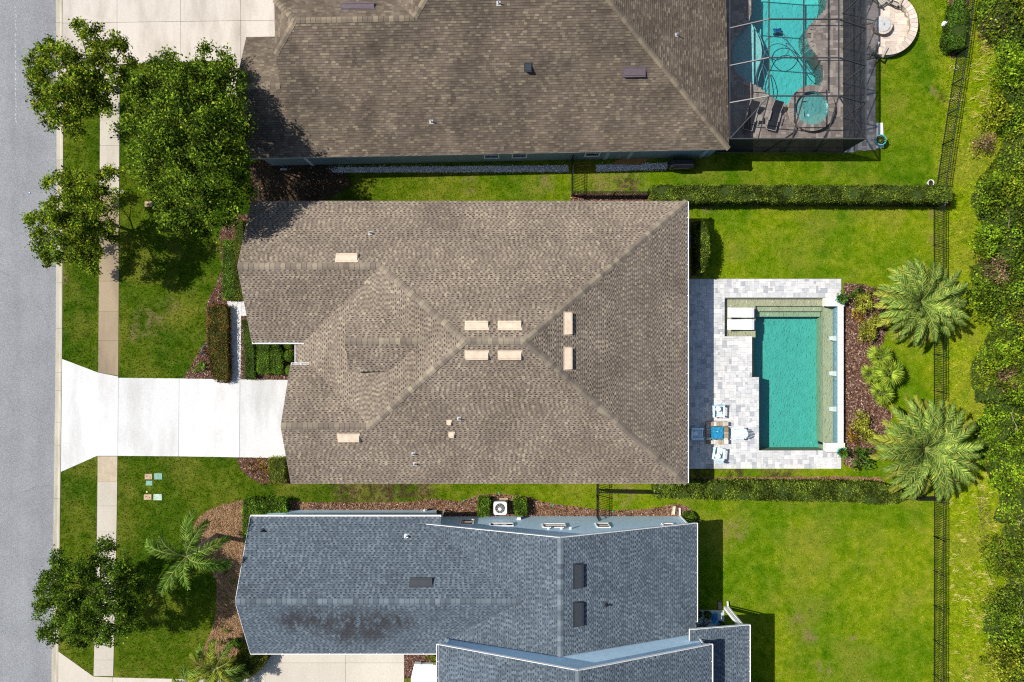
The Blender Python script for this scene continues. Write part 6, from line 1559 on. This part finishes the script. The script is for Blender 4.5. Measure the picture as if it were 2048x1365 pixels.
# ------------------------------------------------------------------ square stone fire table with blue glass
c0, c1 = P2(1413,888,.45), P2(1457,845,.45); fx, fy = (c0[0]+c1[0])/2, (c0[1]+c1[1])/2; fw = c1[0]-c0[0]
ft = thing("fire_table", (fx, fy, 0), "square stone fire table filled with bright blue glass", "fire table")
m = MB(); m.cbox(fx, fy, .07, .36, .80, .80); m.build("core", M_STONE, ft)
rr = random.Random(5); hw = fw/2
for lay in range(3):
    for side in range(4):
        a = -hw
        while a < hw-.05:
            w = min(rr.uniform(.13,.3), hw-a); d = rr.uniform(.24,.29)
            ca_, sa = math.cos(side*math.pi/2), math.sin(side*math.pi/2); lx, ly = a+w/2, -hw+d/2-rr.uniform(-.012,.012)
            if side % 2 == 0 or abs(lx) < hw-.27:
                m = MB(); m.cbox(fx+lx*ca_-ly*sa, fy+lx*sa+ly*ca_, .075+lay*.125, .075+lay*.125+.12+rr.uniform(-.008,.015), w-.012, d, side*math.pi/2, .008); m.build("stone", M_STONE, ft)
            a += w
m = MB(); m.cbox(fx, fy, .36, .40, .80, .80); m.build("glass_bed", M_BLUEGLASS, ft)
m = MB()
for _ in range(900):
    x, y = fx+rr.uniform(-.385,.385), fy+rr.uniform(-.385,.385); m.cbox(x, y, .395, .41+rr.uniform(0,.015), .022, .018, rr.uniform(0,1.5))
m.build("glass_beads", chip_mat("blue glass chips", [(0,(0.006,0.12,0.28)),(.6,(0.015,0.26,0.46)),(1,(0.12,0.5,0.65))]), ft, kind="stuff")
m = MB(); m.bar((fx-.05,fy+.08,.42),(fx+.04,fy+.12,.43),.02); m.build("igniter", M_WHITE, ft)
# ------------------------------------------------------------------ in-pool loungers
def ledge_lounger(label, x0, y0, x1, y1):
    a, b = P2(x0, y1, .1), P2(x1, y0, .1); t_ = thing("sun_lounger", ((a[0]+b[0])/2,(a[1]+b[1])/2,-.28), label, "sun lounger", "white loungers on the sun shelf")
    L_ = b[0]-a[0]; prof = [(0,.30),(.10,.30),(.30,.20),(.55,.10),(.75,.13),(.9,.11),(1.0,.03)]
    m = MB(); n = len(prof)
    vs_ = [(a[0]+L_*p, y, z) for y in (a[1], b[1]) for p, z in prof] + [(a[0]+L_*p, y, z-.09) for y in (a[1], b[1]) for p, z in prof]
    fs = []
    for i in range(n-1):
        fs += [(i,i+1,n+i+1,n+i), (2*n+i,3*n+i,3*n+i+1,2*n+i+1), (i,2*n+i,2*n+i+1,i+1), (n+i,n+i+1,3*n+i+1,3*n+i)]
    fs += [(0,n,3*n,2*n), (n-1,3*n-1,4*n-1,2*n-1)]
    m.add(vs_, fs); m.build("body", M_CUSHW, t_)
    for f_ in (.18, .72):
        m = MB(); m.box(a[0]+L_*f_, a[1]+.06, -.278, a[0]+L_*f_+.12, b[1]-.06, .06); m.build("foot", M_CUSHW, t_)
    return t_
ledge_lounger("white in-pool lounger on the sun shelf, upper one", 1454, 616, 1509, 635.5)
ledge_lounger("white in-pool lounger on the sun shelf, lower one", 1453.5, 639.5, 1509, 660)
m = MB(); q = P2(1502,841,.1); m.lathe(q[0],q[1],[(.11,.07),(.11,.083),(.02,.084)],14); tag(m.build("skimmer_lid", plain("grey lid",(.36,.38,.38),.6,.3)), "round grey skimmer lid in the pale pool deck", "lid")

# ------------------------------------------------------------------ pots, ornaments, utilities
def pot(label, px, py, z0, r, h, plant, mat=M_TEALPOT, n=260, leaf=.14):
    x, y, _ = P(px, py, z0+h); t_ = thing("plant_pot", (x, y, z0), label, "plant pot")
    m = MB(); m.lathe(x, y, [(r*.62,z0),(r*.85,z0+h*.4),(r,z0+h*.9),(r*1.08,z0+h),(r*.9,z0+h),(r*.86,z0+h*.86)], 22); m.build("pot", mat, t_)
    m = MB(); m.lathe(x, y, [(r*.84,z0+h*.84),(r*.84,z0+h*.87)], 16); m.build("soil", M_SOIL, t_)
    if plant is not None:
        c = np.array([x,y,z0+h+.1])+NPR.normal(size=(n,3))*np.array([r*.6,r*.6,.12]); quads_obj("potted_leaves", leaf_quads(c, leaf, .2, .45), plant, t_)
    return t_
pot("turquoise glazed pot with a spilling plant at the pool's upper corner", 1683, 598, .455, .28, .42, F_DKBOX)
pot("turquoise glazed pot with a leafy plant at the pool's lower corner", 1684.5, 905, .455, .28, .42, F_BOX)
pot("turquoise pot on the northern garden's paver corner", 1762.5, 280, .12, .33, .48, F_DKBOX, n=60, leaf=.12)
pot("white pot with a little soil beside the end of the dark hedge", 1862, 366, 0, .2, .3, None, M_ACWHITE)
pot("black round planter on the blue house patio, nearest the eave", 1397, 1229, .05, .24, .35, F_OAK, M_BLACK, 160, .08)
pot("black round planter on the blue house patio beside the blue chair", 1415, 1230, .05, .24, .35, F_OAK, M_BLACK, 160, .08)
pot("black round planter on the blue house patio at the porch roof's edge", 1443, 1250, .05, .22, .35, F_OAK, M_BLACK, 160, .08)
m = MB(); m.prism(poly_px([(1752,247),(1764,247),(1766,297),(1751,298)]), .0, .11); tag(m.build("step_slab", M_COPING), "pale stone slab under the turquoise pot by the screen enclosure", "slab")
c = P2(1429.5,1235,.5); t_ = thing("chair", (c[0],c[1],.05), "bright blue chair on the blue house patio", "chair")
m = MB(); m.cbox(c[0],c[1],.40,.44,.40,.42,0,.01); m.build("seat", M_BLUEPL, t_); m = MB(); m.bar((c[0],c[1]-.21,.44),(c[0],c[1]-.30,.85),.40,.03); m.build("backrest", M_BLUEPL, t_)
for sx in (-.17,.17):
    for sy in (-.18,.18): m = MB(); m.bar((c[0]+sx,c[1]+sy,.05),(c[0]+sx,c[1]+sy,.40),.035); m.build("leg", M_BLUEPL, t_)
m = MB(); q = P2(1405,1248,.05)
for k in range(9): m.tube(smooth([(q[0]+NPR.normal()*.35,q[1]+NPR.normal()*.3,.06) for _ in range(4)], 4), .012, 4)
tag(m.build("vine", M_TWIG), "dark creeping vine stems on the pale patio slab", "vine")
# ornament at the far fence
c = P2(1894,45,.4); t_ = thing("garden_ornament", (c[0],c[1],0), "white and pink garden ornament leaning on the shrub by the slanting fence", "ornament")
m = MB(); m.lathe(c[0],c[1],[(.16,0),(.2,.15),(.14,.3),(.05,.42)],10); m.build("body", M_ACWHITE, t_); m = MB(); m.bar((c[0]+.1,c[1]+.06,.3),(c[0]+.42,c[1]+.2,.45),.16,.08); m.build("bow", M_REDCL, t_)
c = P2(1914,135,.1); m = MB(); n = 20
for i in range(n):
    a, b = 2*math.pi*i/n, 2*math.pi*(i+1)/n; m.bar((c[0]+.14*math.cos(a),c[1]+.14*math.sin(a),.02),(c[0]+.14*math.cos(b),c[1]+.14*math.sin(b),.02),.03,.03)
tag(m.build("hoop", M_ACWHITE), "small white ring lying at the foot of the slanting fence", "ring")
# air conditioner
c0, c1 = P2(987,1030.5,.75), P2(1013.5,1003.5,.75); ax, ay, aw = (c0[0]+c1[0])/2, (c0[1]+c1[1])/2, c1[0]-c0[0]
ac = thing("air_conditioner", (ax, ay, 0), "white square air conditioner with a round fan between two small hedges", "air conditioner")
m = MB(); m.cbox(ax, ay, .01, .08, aw+.15, aw+.15, 0, .01); m.build("pad", M_LID_CONC, ac)
m = MB(); m.cbox(ax, ay, .08, .66, aw-.04, aw-.04, 0, .02); m.build("casing", plain("grey louvre casing",(.3,.3,.31),.5,.3), ac)
m = MB(); n = 28; ro = aw/2
outer_ = []
for i in range(n):
    a = 2*math.pi*(i+.5)/n; k = 1/max(abs(math.cos(a)),abs(math.sin(a))); k = min(k, 1.30); outer_.append((ax+ro*k*math.cos(a), ay+ro*k*math.sin(a)))
inner_ = [(ax+ro*.76*math.cos(2*math.pi*(i+.5)/n), ay+ro*.76*math.sin(2*math.pi*(i+.5)/n)) for i in range(n)]
vs_ = [(x,y,.75) for x,y in outer_]+[(x,y,.75) for x,y in inner_]+[(x,y,.66) for x,y in outer_]+[(x,y,.68) for x,y in inner_]
fs = []
for i in range(n):
    j = (i+1)%n; fs += [(i,j,n+j,n+i),(i,2*n+i,2*n+j,j),(n+i,n+j,3*n+j,3*n+i)]
m.add(vs_, fs); m.build("top_rim", M_ACWHITE, ac)
m = MB(); m.lathe(ax, ay, [(ro*.76,.662),(ro*.76,.668)], 24); m.build("fan_well", M_ACDARK, ac)
for i in range(9):
    a = 2*math.pi*i/9; m = MB(); m.bar((ax+.06*math.cos(a),ay+.06*math.sin(a),.70),(ax+ro*.72*math.cos(a+.35),ay+ro*.72*math.sin(a+.35),.69),.045,.008); m.build("fan_blade", plain("grey blade",(.2,.2,.21),.4,.4) if i == 0 else bpy.data.materials["grey blade"], ac)
m = MB()
for rr_ in (.2,.35,.5,.65): 
    for i in range(24): a, b = 2*math.pi*i/24, 2*math.pi*(i+1)/24; m.bar((ax+ro*rr_*math.cos(a),ay+ro*rr_*math.sin(a),.745),(ax+ro*rr_*math.cos(b),ay+ro*rr_*math.sin(b),.745),.006)
for i in range(8): a = 2*math.pi*i/8; m.bar((ax,ay,.748),(ax+ro*.77*math.cos(a),ay+ro*.77*math.sin(a),.748),.008)
m.build("grille", M_SILVER, ac)
m = MB(); m.lathe(ax-.02, ay-.06, [(.11,.70),(.11,.755),(.05,.77)], 14); m.build("fan_hub", M_ACWHITE, ac)
# pool pump equipment behind the curved hedge
c = P2(1376,483,.7); t_ = thing("pool_pump", (c[0],c[1],0), "pale blue grey pool equipment half hidden under the middle house's eave", "pool equipment")
m = MB(); m.cbox(c[0]-.02,c[1],.02,.70,.42,.78,0,.05); m.build("housing", plain("blue grey plastic",(.22,.30,.36),.5,.3), t_); m = MB(); m.cbox(c[0]+.02,c[1],.70,.73,.24,.55,0,.02); m.build("cover", M_ACDARK, t_)
# utility lids in the front lawn
def lid_box(label, name, px, py, w, h, mat, holes, group):
    c = P2(px, py); w, h = w/30, h/30; t_ = thing(name, (c[0],c[1],0), label, "utility lid", group)
    m = MB(); m.cbox(c[0],c[1],-.05,.035,w,h,0,.01); m.build("lid", mat, t_)
    for hx in holes: m = MB(); m.cbox(c[0]+hx*w,c[1]+(.1 if hx < 0 else -.08)*h,.034,.038,.06,.06); m.build("hole", M_ACDARK, t_)
G_ = "utility lids in the front lawns"
lid_box("tan concrete meter lid beside the bigger green lid, below the driveway", "utility_lid", 297.5, 953.5, 15, 11, M_LID_CONC, (-.2,.25), G_)
lid_box("large teal green utility lid in the lawn just below the driveway", "utility_lid", 317, 953, 16, 12.5, M_LID_TEAL, (), G_)
lid_box("smallest teal green utility lid, under the tan lid", "utility_lid", 299, 966.5, 13, 9.5, M_LID_TEAL, (), G_)
lid_box("tan concrete meter lid beside the pale green lid", "utility_lid", 296, 994.5, 15.5, 11, M_LID_CONC, (-.2,.25), G_)
lid_box("pale green utility lid, lowest of the lids by the driveway", "utility_lid", 316, 994.5, 17, 12.5, M_LID_PALE, (), G_)
lid_box("tan meter lid in the lawn at the big tree's left edge, upper one", "utility_lid", 296.5, 367.5, 15, 11, M_LID_CONC, (0.0,), G_)
lid_box("tan meter lid in the lawn at the big tree's left edge, lower one", "utility_lid", 297.5, 409, 15, 11, M_LID_CONC, (0.0,), G_)
m = MB(); q = P2(244.5,384); m.lathe(q[0],q[1],[(.12,-.02),(.12,.03),(.09,.035)],14); tag(m.build("valve_lid", plain("pale lid",(.4,.38,.28),.8,.2)), "small round valve lid beside the sidewalk", "lid")
m = MB(); q = P2(295,984); m.lathe(q[0],q[1],[(.05,0),(.05,.05),(.02,.07)],10); tag(m.build("cleanout_cap", M_WHITE), "tiny white cap between the lids in the front lawn", "cap")
m = MB(); q = P2(57.5,385.5); m.cbox(q[0],q[1],-.09,-.065,.12,.12,0,.015); rf = tag(m.build("road_reflector", M_BLUEPL), "small blue reflector on the asphalt road", "reflector"); m = MB(); m.cbox(q[0],q[1],-.066,-.062,.05,.05); m.build("lens", M_WHITE, rf)
for px, py, lab in ((998,985.5,"green sprinkler cap in the grass above the air conditioner"),(928,1001.5,"green sprinkler cap at the mulch edge left of the small hedge"),(1105,1011.5,"green sprinkler cap at the mulch edge right of the air conditioner"),(1225.5,1023.5,"bright green cap beside the southern picket fence")):
    m = MB(); q = P2(px,py); m.lathe(q[0],q[1],[(.07,-.01),(.07,.04),(.04,.06)],10); tag(m.build("sprinkler_cap", M_GREENDOT), lab, "sprinkler cap", "green sprinkler caps")
# bird bath statue in the orange mulch
c = P2(850,1021,.3); t_ = thing("garden_statue", (c[0],c[1],0), "small black and white heron statue in the mulch near the blue wall", "statue")
m = MB(); m.tube([(c[0]-.12,c[1]-.02,.30),(c[0]+.02,c[1]+.02,.36),(c[0]+.22,c[1]+.05,.30)],[.05,.12,.03],8); m.build("body", M_LEAD, t_); m = MB(); m.tube([(c[0]+.05,c[1]+.02,.36),(c[0]+.3,c[1]+.07,.28)],[.08,.02],6); m.build("wing", M_BLACK, t_)
m = MB(); m.tube([(c[0]-.1,c[1]-.02,.32),(c[0]-.18,c[1]-.04,.42),(c[0]-.45,c[1]-.16,.44)],[.03,.03,.008],6); m.build("neck", M_LEAD, t_)
for s in (-.03,.05): m = MB(); m.bar((c[0]+s,c[1],0),(c[0]+s,c[1]+.02,.28),.02); m.build("leg", M_BLACK, t_)
# side yard of the northern house: hose coil, covered grill, air unit bits
m = MB(); q = P2(1163,336); pts = []
for i in range(70): a = i*.35; r = .45+.12*math.sin(i*.21); pts.append((q[0]+r*1.2*math.cos(a)+.01*i*.4, q[1]+r*.55*math.sin(a)+.05*math.sin(i*.5), .02+.0006*i))
m.tube(pts, .016, 5); tag(m.build("garden_hose", M_HOSE), "tangled yellow garden hose on the ground by the northern house wall", "hose")
c = P2(1365,327,.9); t_ = thing("grill", (c[0],c[1],0), "covered black grill standing beside the northern house wall", "grill")
m = MB(); n = 10
sec = [(0,.78,.29),(.6,.80,.31),(.95,.78,.28),(1.1,.66,.16)]
for z, a, b in sec: m.v += [(c[0]+a*x_, c[1]+b*y_, z) for x_, y_ in ((-1,-.8),(-.9,-1),(.9,-1),(1,-.8),(1,.8),(.9,1),(-.9,1),(-1,.8))]
for k in range(3):
    for i in range(8): m.f.append((8*k+i,8*k+(i+1)%8,8*k+8+(i+1)%8,8*k+8+i))
m.f.append(tuple(range(24,32))); m.build("cover", M_FABRICBLK, t_); m = MB(); m.bar((c[0]-.55,c[1]-.3,.82),(c[0]+.4,c[1]-.3,.86),.06,.05); m.build("handle", M_DKSLING, t_)
m = MB(); q = P2(568,339.5); m.cbox(q[0],q[1],-.02,.1,.45,.12,0,.02); tag(m.build("edging_block", plain("white edging",(.45,.45,.5),.8,.2)), "lone pale edging block in the deep shade by the northern house", "block")
b0_ = poly_px([(1222,329.5),(1232,322),(1258,314.5),(1301,315.5),(1292,324),(1281,330.5)]); m = MB(); m.prism(b0_, .015, .05); tag(m.build("plywood_board", M_TANWOOD), "tan brown board lying on the gravel beside the northern house", "board")
